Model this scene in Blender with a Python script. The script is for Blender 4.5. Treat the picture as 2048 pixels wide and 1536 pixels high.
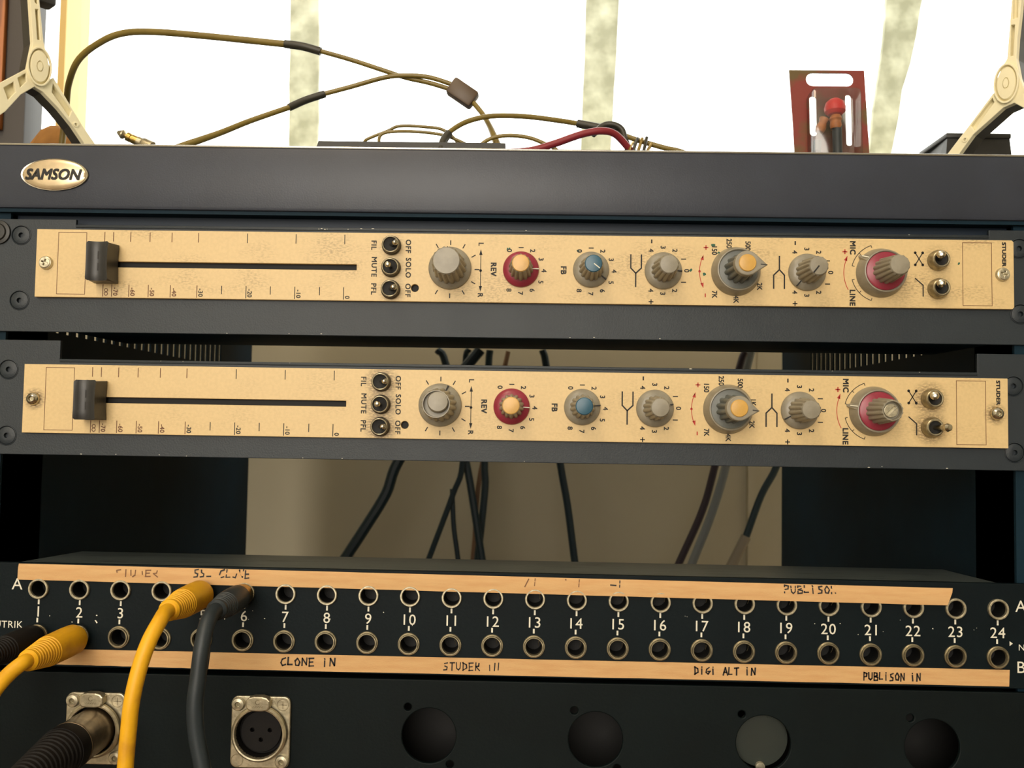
import bpy, bmesh, math, random
from mathutils import Vector, Matrix
random.seed(7)
for o in list(bpy.data.objects): bpy.data.objects.remove(o)
scene = bpy.context.scene
col = scene.collection
MM = 0.001
Z0 = 1.0            # height of the camera and of local z = 0 above the floor (metres)
R = math.radians
# ------------------------------------------------------------------ camera
cam_d = bpy.data.cameras.new('camera')
cam = bpy.data.objects.new('camera', cam_d); col.objects.link(cam)
roll, yaw, pitch = 0.01686, 0.01658, 0.0479
fwd = Vector((-math.sin(yaw)*math.cos(pitch), math.cos(yaw)*math.cos(pitch), math.sin(pitch)))
r0 = fwd.cross(Vector((0, 0, 1))).normalized(); u0 = r0.cross(fwd)
rgt = math.cos(roll)*r0 + math.sin(roll)*u0
up = -math.sin(roll)*r0 + math.cos(roll)*u0
cam.matrix_world = Matrix(((rgt.x, up.x, -fwd.x, 0), (rgt.y, up.y, -fwd.y, -0.4), (rgt.z, up.z, -fwd.z, Z0), (0, 0, 0, 1)))
cam_d.sensor_width = 36; cam_d.lens = 1800/2048*36
cam_d.clip_start = 0.01; cam_d.clip_end = 50
cam_d.dof.use_dof = True; cam_d.dof.focus_distance = 0.395; cam_d.dof.aperture_fstop = 20
scene.camera = cam
# ------------------------------------------------------------------ sky, lamps, exposure
wd = bpy.data.worlds.new('sky'); scene.world = wd; wd.use_nodes = True
wd.node_tree.nodes['Background'].inputs[0].default_value = (1.0, 0.99, 0.95, 1)
wd.node_tree.nodes['Background'].inputs[1].default_value = 5.0
def area(name, loc, target, size, power, colr):
    l = bpy.data.lights.new(name, 'AREA'); l.shape = 'DISK'; l.size = size; l.energy = power; l.color = colr
    o = bpy.data.objects.new(name, l); col.objects.link(o); o.location = loc
    o.rotation_euler = (Vector(target)-Vector(loc)).to_track_quat('-Z', 'Y').to_euler()
    return o
area('ceiling_lamp_offscreen', (-0.5, -1.0, 2.42), (-0.3, -0.6, 1.0), 0.6, 9, (1.0, 0.80, 0.56))
area('window_behind_camera_offscreen', (-0.45, -2.58, 1.55), (-0.45, 0, 1.55), 1.7, 54, (1.0, 0.91, 0.79))
vs = scene.view_settings
vs.view_transform = 'Standard'; vs.look = 'None'; vs.exposure = 0.0; vs.gamma = 1.0; vs.use_curve_mapping = False
# ------------------------------------------------------------------ materials
def lin(c):
    return tuple(((v/255)/12.92 if v/255 <= .04045 else ((v/255+.055)/1.055)**2.4) for v in c)
def mat(name, rgb, rough=.5, metal=0., var=.0, scale=60, bump=0., bscale=400, spec=.5, coat=0., stretch=None, rgb2=None, lo=.4, hi=.6):
    m = bpy.data.materials.new(name); m.use_nodes = True
    nt = m.node_tree; b = nt.nodes['Principled BSDF']
    c = lin(rgb)
    b.inputs['Base Color'].default_value = (*c, 1); b.inputs['Roughness'].default_value = rough
    b.inputs['Metallic'].default_value = metal; b.inputs['Specular IOR Level'].default_value = spec
    if coat: b.inputs['Coat Weight'].default_value = coat; b.inputs['Coat Roughness'].default_value = .1
    if var or rgb2 or bump:
        tc = nt.nodes.new('ShaderNodeTexCoord'); src = tc.outputs['Object']
        if stretch:
            mp = nt.nodes.new('ShaderNodeMapping'); mp.inputs['Scale'].default_value = stretch
            nt.links.new(src, mp.inputs[0]); src = mp.outputs[0]
    if var or rgb2:
        n = nt.nodes.new('ShaderNodeTexNoise'); n.inputs['Scale'].default_value = scale; n.inputs['Detail'].default_value = 6
        nt.links.new(src, n.inputs['Vector'])
        rp = nt.nodes.new('ShaderNodeValToRGB')
        c2 = lin(rgb2) if rgb2 else tuple(v*(1-var) for v in c)
        rp.color_ramp.elements[0].position = lo; rp.color_ramp.elements[1].position = hi
        rp.color_ramp.elements[0].color = (*c2, 1); rp.color_ramp.elements[1].color = (*c, 1)
        nt.links.new(n.outputs['Fac'], rp.inputs[0]); nt.links.new(rp.outputs[0], b.inputs['Base Color'])
    if bump:
        n2 = nt.nodes.new('ShaderNodeTexNoise'); n2.inputs['Scale'].default_value = bscale; n2.inputs['Detail'].default_value = 3
        nt.links.new(src, n2.inputs['Vector'])
        bp = nt.nodes.new('ShaderNodeBump'); bp.inputs['Strength'].default_value = bump; bp.inputs['Distance'].default_value = .0004
        nt.links.new(n2.outputs['Fac'], bp.inputs['Height']); nt.links.new(bp.outputs[0], b.inputs['Normal'])
    return m
def faceplate_mat(name, dirt, wear):
    """champagne anodised plate; dirt = [(x, z, radius_mm, strength)] grime rubbed in around worn controls"""
    m = mat(name, (216, 190, 140), .42, 0, var=.05, scale=700, spec=.4, bump=.06, bscale=2500)
    nt = m.node_tree; b = nt.nodes['Principled BSDF']
    base = [l.from_socket for l in nt.links if l.to_socket == b.inputs['Base Color']][0]
    tc = nt.nodes.new('ShaderNodeTexCoord')
    n = nt.nodes.new('ShaderNodeTexNoise'); n.inputs['Scale'].default_value = 1500; n.inputs['Detail'].default_value = 2
    n3 = nt.nodes.new('ShaderNodeTexNoise'); n3.inputs['Scale'].default_value = 45; n3.inputs['Detail'].default_value = 4
    mp = nt.nodes.new('ShaderNodeMapping'); mp.inputs['Scale'].default_value = (.7, 1, 1.6)
    mf = nt.nodes.new('ShaderNodeMapping'); mf.inputs['Scale'].default_value = (.45, 1, 1.1)
    nt.links.new(tc.outputs['Object'], mf.inputs[0]); nt.links.new(mf.outputs[0], n.inputs['Vector']); nt.links.new(tc.outputs['Object'], mp.inputs[0]); nt.links.new(mp.outputs[0], n3.inputs['Vector'])
    def math_(op, a, bb, clamp=False):
        k = nt.nodes.new('ShaderNodeMath'); k.operation = op; k.use_clamp = clamp
        for i, v in enumerate((a, bb)):
            if isinstance(v, (int, float)): k.inputs[i].default_value = v
            else: nt.links.new(v, k.inputs[i])
        return k.outputs[0]
    # speckled wear: product of a coarse and a fine noise
    a1 = math_('MULTIPLY', math_('SUBTRACT', n3.outputs['Fac'], .5), 5.0, True)
    a2 = math_('MULTIPLY', math_('SUBTRACT', n.outputs['Fac'], .45), 6.0, True)
    tot = math_('MULTIPLY', math_('MULTIPLY', a1, a2), wear)
    for (x, z, r, s) in dirt:
        vd = nt.nodes.new('ShaderNodeVectorMath'); vd.operation = 'DISTANCE'
        nt.links.new(tc.outputs['Object'], vd.inputs[0]); vd.inputs[1].default_value = (x*MM, 0, z*MM)
        d = math_('SUBTRACT', 1.0, math_('DIVIDE', vd.outputs['Value'], r*MM), True)
        d = math_('MULTIPLY', math_('MULTIPLY', d, 2.2), math_('MULTIPLY', math_('SUBTRACT', n.outputs['Fac'], .32), 4.0, True), True)
        tot = math_('MAXIMUM', tot, math_('MULTIPLY', d, s))
    mx = nt.nodes.new('ShaderNodeMix'); mx.data_type = 'RGBA'
    nt.links.new(tot, mx.inputs['Factor']); nt.links.new(base, mx.inputs['A']); mx.inputs['B'].default_value = (*lin((98, 78, 58)), 1)
    nt.links.new(mx.outputs['Result'], b.inputs['Base Color'])
    return m
M = {}
M['cap_steel'] = mat('grey powder coat', (47, 53, 66), .42, 0, var=.12, scale=40, bump=.12, bscale=1400)
M['holder'] = mat('charcoal powder coat', (30, 40, 48), .5, 0, var=.12, scale=30, bump=.2, bscale=1500)
M['rack_black'] = mat('rack black paint', (14, 40, 54), .6, 0, var=.2, scale=20, spec=.15)
M['patch_black'] = mat('patchbay black enamel', (5, 18, 23), .55, 0, var=.15, scale=25, bump=.12, bscale=900, spec=.16)
M['cover_black'] = mat('scratched black cover', (14, 24, 27), .36, 0, rgb2=(74, 82, 82), scale=300, stretch=(.12, 3, 1), lo=.62, hi=.5)
M['xlr_panel'] = mat('connector panel black', (6, 17, 19), .6, 0, var=.2, scale=30, bump=.15, bscale=900, spec=.16)
M['screw_black'] = mat('black oxide', (42, 42, 40), .4, .3)
M['dark'] = mat('black plastic interior', (24, 24, 24), .6, spec=.3)
M['slot'] = mat('fader slot interior', (20, 21, 23), .6, spec=.3)
M['chrome'] = mat('chrome', (205, 198, 180), .2, 1.0, var=.3, scale=700)
M['nickel'] = mat('worn nickel', (214, 206, 180), .32, .7, var=.35, scale=500)
M['nickel_dark'] = mat('tarnished nickel', (172, 162, 134), .36, .8, var=.4, scale=400, bump=.1)
M['xlr_metal'] = mat('die cast nickel', (206, 196, 168), .38, .85, var=.3, scale=250, bump=.15, bscale=900)
M['brass'] = mat('brass', (190, 160, 90), .3, 1.0, var=.3, scale=600)
M['badge_gold'] = mat('badge silver gold', (226, 204, 166), .3, .65, var=.15, scale=150, coat=.6)
M['print'] = mat('black print', (22, 20, 18), .6)
M['print_red'] = mat('red print', (178, 42, 34), .6)
M['print_brown'] = mat('worn print', (104, 64, 38), .6)
M['print_white'] = mat('white print', (222, 220, 205), .6)
M['pen_green'] = mat('green felt pen', (30, 88, 68), .6)
M['marker'] = mat('black marker', (24, 20, 20), .6)
M['marker_faded'] = mat('faded marker', (120, 84, 56), .7)
M['knob_grey'] = mat('grey plastic', (146, 140, 124), .36, 0, var=.18, scale=160, spec=.5)
M['knob_slate'] = mat('slate plastic', (104, 108, 104), .4, 0, var=.15, scale=160)
M['knob_red'] = mat('crimson plastic', (148, 48, 66), .3, 0, var=.15, scale=120, spec=.5)
M['cap_yellow'] = mat('ochre yellow plastic', (208, 164, 84), .3, 0, var=.12, scale=200)
M['cap_blue'] = mat('petrol blue plastic', (28, 84, 108), .3, 0, var=.12, scale=200)
M['fader'] = mat('black fader plastic', (46, 46, 46), .4, 0, var=.15, scale=200)
M['tape'] = mat('masking tape', (206, 166, 114), .7, 0, rgb2=(200, 156, 104), scale=60, stretch=(1, 1, 8), lo=.35, hi=.6, bump=.25, bscale=900)
M['yellow_rubber'] = mat('yellow cable rubber', (230, 172, 20), .5, 0, rgb2=(196, 138, 26), scale=90, lo=.3, hi=.55)
M['black_rubber'] = mat('black cable rubber', (34, 44, 50), .48, 0, var=.2, scale=80)
M['boot_black'] = mat('black boot', (14, 12, 12), .65, spec=.3)
M['olive_cord'] = mat('olive cord', (122, 104, 44), .38, 0, var=.15, scale=60)  # olive brightened so the colour includes bloom from the window
M['sleeve_dark'] = mat('dark heat shrink', (46, 44, 34), .45)
M['brown_box'] = mat('brown moulding', (80, 62, 42), .45)
M['red_cord'] = mat('maroon cord', (128, 36, 44), .4)
M['teal_cord'] = mat('dark teal cord', (22, 46, 54), .5)
M['plum_cord'] = mat('dark plum cord', (52, 42, 50), .5)
M['grey_cord'] = mat('grey cord', (124, 130, 130), .5)
M['tan_cord'] = mat('tan cord', (122, 92, 66), .5)
M['sand_sleeve'] = mat('sand grey sleeve', (150, 140, 120), .6)
M['stand_cream'] = mat('cream stand plastic', (235, 226, 190), .45)
M['stand_dark'] = mat('charcoal stand plastic', (48, 46, 42), .5)
M['wood'] = mat('orange wood', (176, 104, 42), .5, 0, rgb2=(120, 64, 24), scale=40, stretch=(6, 6, .4))
M['cabinet'] = mat('dark brown cabinet', (44, 36, 30), .5, 0, var=.2, scale=20)
M['cloth'] = mat('brown cloth', (150, 104, 48), .9, 0, var=.25, scale=80)
M['wall'] = mat('cream wall paint', (184, 178, 156), .8, 0, var=.06, scale=4)
M['ceiling'] = mat('white ceiling', (225, 220, 210), .9)
M['floor'] = mat('brown floor', (120, 92, 66), .6, 0, var=.2, scale=6)
M['frame_wood'] = mat('pale yellow window frame', (222, 190, 120), .6)
M['pack_card'] = mat('printed card', (122, 44, 34), .5, 0, rgb2=(92, 74, 34), scale=45, lo=.42, hi=.52)
M['red_ball'] = mat('red plastic', (225, 28, 32), .4)
M['orange_part'] = mat('orange brown plastic', (196, 120, 64), .45, 0, var=.3, scale=200)
M['navy_rod'] = mat('navy plastic', (40, 52, 66), .4)
M['black_box'] = mat('black plastic', (40, 40, 38), .5)
M['blank_grey'] = mat('grey blank', (34, 42, 36), .6, 0, var=.15, scale=60)
def clear_mat(name, tint, gloss):
    m = bpy.data.materials.new(name); m.use_nodes = True; nt = m.node_tree
    nt.nodes.remove(nt.nodes['Principled BSDF'])
    t = nt.nodes.new('ShaderNodeBsdfTransparent'); t.inputs[0].default_value = (*tint, 1)
    g = nt.nodes.new('ShaderNodeBsdfGlossy'); g.inputs['Roughness'].default_value = .1
    mx = nt.nodes.new('ShaderNodeMixShader'); mx.inputs[0].default_value = gloss
    nt.links.new(t.outputs[0], mx.inputs[1]); nt.links.new(g.outputs[0], mx.inputs[2])
    nt.links.new(mx.outputs[0], nt.nodes['Material Output'].inputs[0])
    return m
M['glass'] = clear_mat('window glass', (.97, .98, .97), .04)
M['blister'] = clear_mat('clear blister', (.80, .80, .78), .10)
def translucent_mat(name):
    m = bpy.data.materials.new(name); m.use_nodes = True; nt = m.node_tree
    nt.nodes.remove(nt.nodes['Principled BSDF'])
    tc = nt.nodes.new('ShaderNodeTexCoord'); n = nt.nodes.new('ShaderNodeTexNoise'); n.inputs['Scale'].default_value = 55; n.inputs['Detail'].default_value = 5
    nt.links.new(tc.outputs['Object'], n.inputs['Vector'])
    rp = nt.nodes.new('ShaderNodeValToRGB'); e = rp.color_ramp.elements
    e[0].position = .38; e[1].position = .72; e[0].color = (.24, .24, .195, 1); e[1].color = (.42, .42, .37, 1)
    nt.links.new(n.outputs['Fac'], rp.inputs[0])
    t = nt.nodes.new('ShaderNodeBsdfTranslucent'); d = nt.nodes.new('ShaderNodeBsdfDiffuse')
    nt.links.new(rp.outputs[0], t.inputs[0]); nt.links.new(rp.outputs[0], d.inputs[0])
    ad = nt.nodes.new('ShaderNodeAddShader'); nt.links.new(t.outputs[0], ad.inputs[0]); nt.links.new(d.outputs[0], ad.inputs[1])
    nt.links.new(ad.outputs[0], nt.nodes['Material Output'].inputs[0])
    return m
M['bloom_pale'] = translucent_mat('pale bloomed bar')  # pale and translucent to imitate sky bloom over the backlit bars
# ------------------------------------------------------------------ geometry helpers (millimetres, y away from the viewer, z up)
def curve_geo(cu):
    ob = bpy.data.objects.new('tmp', cu)
    me = ob.to_mesh()
    v = [tuple(p.co) for p in me.vertices]; f = [tuple(p.vertices) for p in me.polygons]
    ob.to_mesh_clear(); bpy.data.objects.remove(ob); bpy.data.curves.remove(cu)
    return v, f
def text_geo(s, bold=0., shear=0., space=1.):
    cu = bpy.data.curves.new('t', 'FONT'); cu.body = s; cu.size = 1; cu.offset = bold; cu.shear = shear; cu.space_character = space
    cu.resolution_u = 3; cu.fill_mode = 'FRONT'
    return curve_geo(cu)
CAPH = max(p[1] for p in text_geo('H')[0])
class MB:
    def __init__(s): s.v = []; s.f = []; s.sm = []
    def add(s, v, f, smooth=False):
        n = len(s.v); s.v += [tuple(p) for p in v]; s.f += [tuple(i+n for i in q) for q in f]; s.sm += [smooth]*len(f); return s
    def box(s, x0, x1, y0, y1, z0, z1, bev=0.):
        if not bev:
            v = [(x, y, z) for x in (x0, x1) for y in (y0, y1) for z in (z0, z1)]
            return s.add(v, [(0, 1, 3, 2), (4, 6, 7, 5), (0, 4, 5, 1), (2, 3, 7, 6), (0, 2, 6, 4), (1, 5, 7, 3)])
        bm = bmesh.new(); bmesh.ops.create_cube(bm, size=1)
        for q in bm.verts: q.co = ((x0+x1)/2+q.co.x*(x1-x0), (y0+y1)/2+q.co.y*(y1-y0), (z0+z1)/2+q.co.z*(z1-z0))
        bmesh.ops.bevel(bm, geom=bm.edges[:], offset=bev, segments=2, profile=.5, affect='EDGES')
        bm.verts.index_update(); r = ([tuple(q.co) for q in bm.verts], [tuple(a.index for a in q.verts) for q in bm.faces]); bm.free()
        return s.add(*r, smooth=True)
    def lathe(s, prof, seg=32, c=(0, 0, 0), ax=(0, -1, 0), sx=1., sz=1., rf=None):
        """prof = [(radius, height along ax)]; rf(theta, k) scales the radius"""
        ax = Vector(ax).normalized(); a = Vector((1, 0, 0)) if abs(ax.x) < .9 else Vector((0, 0, 1))
        e2 = ax.cross(a).normalized(); e1 = e2.cross(ax).normalized()
        if abs(ax.y+1) < 1e-6: e1, e2 = Vector((1, 0, 0)), Vector((0, 0, 1))
        c = Vector(c); v = []; f = []; rows = []
        for k, (r, h) in enumerate(prof):
            if r < 1e-6: rows.append([len(v)]); v.append(c+ax*h); continue
            row = []
            for i in range(seg):
                t = 2*math.pi*i/seg; rr = r*(rf(t, k) if rf else 1)
                row.append(len(v)); v.append(c+ax*h+e1*(rr*math.cos(t)*sx)+e2*(rr*math.sin(t)*sz))
            rows.append(row)
        for a_, b_ in zip(rows, rows[1:]):
            for i in range(seg):
                j = (i+1) % seg
                if len(a_) == 1 and len(b_) == 1: continue
                if len(a_) == 1: f.append((a_[0], b_[i], b_[j]))
                elif len(b_) == 1: f.append((a_[i], a_[j], b_[0]))
                else: f.append((a_[i], a_[j], b_[j], b_[i]))
        return s.add(v, f, True)
    def tube(s, pts, rad, seg=12, sub=5, caps=True):
        P = [Vector(p) for p in pts]; rads = rad if isinstance(rad, (list, tuple)) else [rad]*len(P)
        Q = []; RR = []
        for i in range(len(P)-1):
            p0 = P[i-1] if i else P[i]*2-P[i+1]; p1 = P[i]; p2 = P[i+1]; p3 = P[i+2] if i+2 < len(P) else P[i+1]*2-P[i]
            for k in range(sub):
                t = k/sub
                Q.append(.5*((2*p1)+(p2-p0)*t+(2*p0-5*p1+4*p2-p3)*t*t+(3*p1-p0-3*p2+p3)*t**3)); RR.append(rads[i]+(rads[i+1]-rads[i])*t)
        Q.append(P[-1]); RR.append(rads[-1])
        T = [(Q[min(i+1, len(Q)-1)]-Q[max(i-1, 0)]).normalized() for i in range(len(Q))]
        n = T[0].orthogonal().normalized(); v = []; f = []
        for i, q in enumerate(Q):
            n = (n-T[i]*n.dot(T[i])).normalized(); b = T[i].cross(n)
            for k in range(seg):
                a = 2*math.pi*k/seg; v.append(q+(n*math.cos(a)+b*math.sin(a))*RR[i])
        for i in range(len(Q)-1):
            for k in range(seg):
                j = (k+1) % seg; f.append((i*seg+k, i*seg+j, (i+1)*seg+j, (i+1)*seg+k))
        if caps:
            f.append(tuple(range(seg-1, -1, -1))); f.append(tuple((len(Q)-1)*seg+k for k in range(seg)))
        return s.add(v, f, True)
    def plate(s, outer, holes=(), y0=0., y1=1., bev=0.):
        """flat sheet with real holes; outlines are lists of (x, z)"""
        cu = bpy.data.curves.new('p', 'CURVE'); cu.dimensions = '2D'; cu.fill_mode = 'BOTH'
        for pts in [outer, *holes]:
            sp = cu.splines.new('POLY'); sp.points.add(len(pts)-1); sp.use_cyclic_u = True
            for q, p in zip(sp.points, pts): q.co = (p[0], p[1], 0, 1)
        cu.extrude = (y1-y0)/2-bev
        if bev: cu.bevel_depth = bev; cu.bevel_resolution = 1; cu.offset = -bev
        v, f = curve_geo(cu); c = (y0+y1)/2
        return s.add([(p[0], c-p[2], p[1]) for p in v], f)
    def poly(s, pts, y): return s.add([(x, y, z) for x, z in pts], [tuple(range(len(pts)))])
    def line(s, pts, w, y=-.06, closed=False):
        pts = list(pts)+([pts[0]] if closed else []); w *= 1.25
        for k, ((ax, az), (bx, bz)) in enumerate(zip(pts, pts[1:])):
            dx, dz = bx-ax, bz-az; L = math.hypot(dx, dz); y -= .008*(1 if k % 2 else -1 if k else 0)
            if L < 1e-6: continue
            ux, uz = dx/L, dz/L; e = w*.35; nx, nz = -uz*w/2, ux*w/2
            s.add([(ax-ux*e+nx, y, az-uz*e+nz), (ax-ux*e-nx, y, az-uz*e-nz), (bx+ux*e-nx, y, bz+uz*e-nz), (bx+ux*e+nx, y, bz+uz*e+nz)], [(0, 1, 2, 3)])
        return s
    def dot(s, x, z, r, y=-.06, n=16): return s.poly([(x+r*math.cos(2*math.pi*i/n), z+r*math.sin(2*math.pi*i/n)) for i in range(n)], y)
    def text(s, t, h, x, z, y=-.06, rot=0., bold=0., shear=0., space=1., wid=None, aspect=1.):
        v, f = text_geo(t, 0., shear, space); k = h/CAPH
        if bold:
            nv = len(v); b2 = bold*1.05
            f = [tuple(i+nv*q for i in fc) for q in range(4) for fc in f]
            v = [(p[0]+dx*b2, p[1]+dy*b2, -.012*q) for q, (dx, dy) in enumerate(((-1, -1), (1, -1), (1, 1), (-1, 1))) for p in v]
        x0, x1 = min(p[0] for p in v), max(p[0] for p in v)
        z0, z1 = min(p[1] for p in v), max(p[1] for p in v)
        kx = k*aspect if wid is None else wid/(x1-x0)
        c, sn = math.cos(rot), math.sin(rot)
        out = []
        for p in v:
            a = (p[0]-(x0+x1)/2)*kx; b = (p[1]-(z0+z1)/2)*k
            out.append((x+a*c-b*sn, y+p[2], z+a*sn+b*c))
        return s.add(out, f)
    def mesh(s, name, m, ang=35):
        me = bpy.data.meshes.new(name); me.from_pydata([(x*MM, y*MM, z*MM) for x, y, z in s.v], [], s.f)
        if any(s.sm):
            me.polygons.foreach_set('use_smooth', [bool(q) for q in s.sm]); me.update()
            me.set_sharp_from_angle(angle=R(ang))
        me.materials.append(m); me.update(); return me
    def build(s, name, m, parent=None, loc=(0, 0, 0), ang=35, rot=None):
        return inst(name, s.mesh(name, m, ang), parent, loc, rot)
def inst(name, me, parent=None, loc=(0, 0, 0), rot=None):
    o = bpy.data.objects.new(name, me); col.objects.link(o)
    o.location = Vector(loc)*MM if parent else Vector(loc)*MM+Vector((0, 0, Z0))
    if rot: o.rotation_euler = rot
    if parent: o.parent = parent
    return o
def thing(name, label, cat, loc=(0, 0, 0), rot=(0, 0, 0), group=None):
    o = inst(name, None, None, loc, rot); o.empty_display_size = .01
    o['label'] = label; o['category'] = cat
    if group: o['group'] = group
    return o
def struct(o): o['kind'] = 'structure'; return o
def rect(x0, x1, z0, z1): return [(x0, z0), (x1, z0), (x1, z1), (x0, z1)]
def rrect(x0, x1, z0, z1, r, n=5):
    p = []
    for cx, cz, a in ((x1-r, z0+r, -90), (x1-r, z1-r, 0), (x0+r, z1-r, 90), (x0+r, z0+r, 180)):
        p += [(cx+r*math.cos(R(a+90*i/n)), cz+r*math.sin(R(a+90*i/n))) for i in range(n+1)]
    return p
def circ(x, z, r, n=28, rz=None): return [(x+r*math.cos(2*math.pi*i/n), z+(rz or r)*math.sin(2*math.pi*i/n)) for i in range(n)]
# ------------------------------------------------------------------ the room
def wall(name, x0, x1, y0, y1, z0, z1, m):       # metres, absolute
    o = MB().box(x0*1000, x1*1000, y0*1000, y1*1000, (z0-Z0)*1000, (z1-Z0)*1000).build(name, m); return struct(o)
wall('floor', -1.7, 2.0, -2.7, .62, -.1, 0, M['floor'])
wall('ceiling', -1.7, 2.0, -2.7, .62, 2.5, 2.6, M['ceiling'])
wall('wall_left', -1.7, -1.6, -2.7, .62, 0, 2.5, M['wall'])
wall('wall_right', 1.9, 2.0, -2.7, .62, 0, 2.5, M['wall'])
wall('wall_front', -1.6, 1.9, -2.7, -2.6, 0, 2.5, M['wall'])
WB = MB().plate(rect(-1600, 1900, -1000, 1500), [rect(-950, 1500, 245, 1150)], 500, 620)
struct(WB.build('wall_back', M['wall']))
win = struct(MB().plate(rect(-950, 1500, 245, 1150), [rect(-925, -498, 258, 1125), rect(-490.5, 1475, 258, 1125)], 520, 570).build('window_1', M['frame_wood']))
MB().box(-925, -498, 548, 550, 258, 1125).build('pane', M['glass'], win)
MB().box(-490.5, 1475, 548, 550, 258, 1125).build('pane', M['glass'], win)
struct(MB().box(219, 226, 492, 500, -1000, 240).build('trim_1', M['wall']))
for lab, (xt, xb, wt, wb, jag) in {
        'pale upright bar outside the window behind the cable junction sleeves': (-259.9, -256, 34, 33, .8),
        'pale upright bar outside the window between cable splitter and blister pack': (78.7, 72.9, 37, 35, .8),
        'leaning pale bar outside the window behind the blister pack': (417, 389, 40, 26, 2.2)}.items():
    t = thing('window_bar', lab, 'window bar', (xb, 600, 312))
    n = 24; L = []; Rr = []; slope = (xt-xb)/170
    for i in range(n+1):
        z = -150+760*i/n
        w = wb+(wt-wb)*min(max(z/170, -.2), 1.3); w = max(w, 16)
        x = slope*z if z < 260 else slope*260+(z-260)*slope*.4
        L.append((x-w/2+random.uniform(-jag, jag), z)); Rr.append((x+w/2+random.uniform(-jag, jag), z))
    MB().plate(L+Rr[::-1], (), -4, 4, .8).build('bar', M['bloom_pale'], t)
# ------------------------------------------------------------------ equipment rack
rack = thing('equipment_rack', 'dark steel equipment rack with a grey top cap carrying an oval silver badge', 'rack', (0, 0, -1000))
def rk(name, mb, m): return mb.build(name, m, rack, (0, 0, 1000))
rk('top_cap', MB().box(-325, 300, 0, 5, 95.4, 125.1, 1.8).box(-325, 300, 1.6, 372, 123, 125.1), M['cap_steel'])
rk('top_edge', MB().box(-325, 300, -.1, 3.2, 124.3, 125.4, .5), mat('bright glint edge', (190, 188, 180), .22, .9))  # bright metal strip added to give the lip its window glint
rk('recessed_strip', MB().box(-237, 217, 9, 11, 89.2, 95.6), mat('blue black band', (26, 40, 56), .5, spec=.3))  # strip added to match the dark blue band under the lip
rk('front_lip', MB().box(-325, 300, 1.5, 12, 94.0, 95.6), M['rack_black'])
for x0, x1 in ((-238.6, -237.4), (217.4, 218.6)):
    g = MB().box(x0, x1, 6, 370, -995, 43.5).box(x0, x1, 6, 370, 78, 123).box(x0, x1, 6, 47.8, 43.5, 78).box(x0, x1, 292.2, 370, 43.5, 78)
    for y in range(50, 290, 10): g.box(x0, x1, y+2.2, y+7.8, 43.5, 78)
    rk('side_panel', g, M['rack_black'])
for sgn, xi in ((-1, -237.4), (1, 217.4)):
    xo = xi+sgn*26
    g = MB().box(min(xi, xo), max(xi, xo), 4.2, 6.4, -995, 123).box(min(xi, xi+sgn*2), max(xi, xi+sgn*2), 6, 40, -995, 123)
    rk('rail', g, M['rack_black'])
rk('base_plate', MB().box(-260, 240, 4, 370, -1000, -994), M['rack_black'])
rk('rear_brace', MB().box(-236, 216, 300, 366, 121, 123), M['rack_black'])
bd = MB()
bd.lathe([(0, 1.9), (.35, 1.85), (.7, 1.6), (.9, 1.25), (.97, .9), (1.0, .3), (1.0, 0)], 64)
bd.v = [(x*14.8, y, z*7.1) for x, y, z in bd.v]
badge = bd.build('badge', M['badge_gold'], rack, (-215.5, 0, 1110.8))
rim = MB()
rim.lathe([(1.0, 0), (1.045, .4), (1.03, .8), (.985, .7)], 64); rim.v = [(x*14.8, y, z*7.1) for x, y, z in rim.v]
rim.build('rim', M['chrome'], badge)
tx = MB().text('SAMSON', 4.6, 0, -.2, -1.95, bold=.034, shear=.25, wid=25.8)
tx.v = [(x, -1.98+1.2*((x/14.8)**2+(z/7.1)**2)**2*.62, z) for x, y, z in tx.v]
tx.build('lettering', M['print'], badge)
# ------------------------------------------------------------------ holder panels
def recess_screw(parent, x, z):
    g = MB().lathe([(0, -1.2), (1.15, -1.2), (1.2, .3), (3.5, .35), (3.9, .1), (4.1, .1), (4.3, .4), (4.5, .35), (4.7, 0)], 28)
    o = g.build('screw', M['holder'], parent, (x, 2.3, z))
    return o
SCR = ((-227.4, 13), (-227.0, -16.8), (222.6, 12.2), (222.8, -17.2))
def holder(loc, label, zt, zb, ear, earL, earR, tilt):
    t = thing('mounting_panel', label, 'panel', loc, (0, tilt, 0), 'charcoal mounting panels')
    zt_c = 17.6
    out = [(-243, zb), (232, zb), (232, ear), (earR, ear), (earR, zt_c), (earL, zt_c), (earL, ear), (-243, ear)]
    MB().plate(out, [circ(x, z, 3.2, 20) for x, z in SCR], 2.2, 4.0, .25).build('front_plate', M['holder'], t)
    MB().box(earL, earR, 4, 58, zb, zb+1.4).build('lower_flange', M['rack_black'], t)
    MB().box(earL, earR, 4, 58, zt_c-1.6, zt_c-.1).build('upper_flange', M['rack_black'], t)
    MB().box(earL, earR, 1.7, 4.0, zt_c-1.0, zt_c+.4, .3).build('upper_rib', M['holder'], t)
    g = MB()
    for i in range(16):
        x = random.uniform(-200, 200); z = zb+.4+random.uniform(0, .5) if i % 3 else zt_c+.1
        if i < 6 and loc[2] > 50: x = random.uniform(-92, -72); z = zt_c-.2+random.uniform(-.3, .3)
        r = random.uniform(.12, .3); g.poly([(x+r*random.uniform(.6, 3)*math.cos(a), z+r*.6*math.sin(a)) for a in (0, 1.2, 2.3, 3.5, 5)], 1.6 if z > 0 else 2.1)
    g.build('paint_chips', M['print_white'], t)
    for x, z in SCR: recess_screw(t, x, z)
    return t
h1 = holder((-3.7, 0, 70.9), 'charcoal mounting panel directly under the grey top cap', 17, -31, 20.4, -202.4, 209.2, -.75/437)
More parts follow.
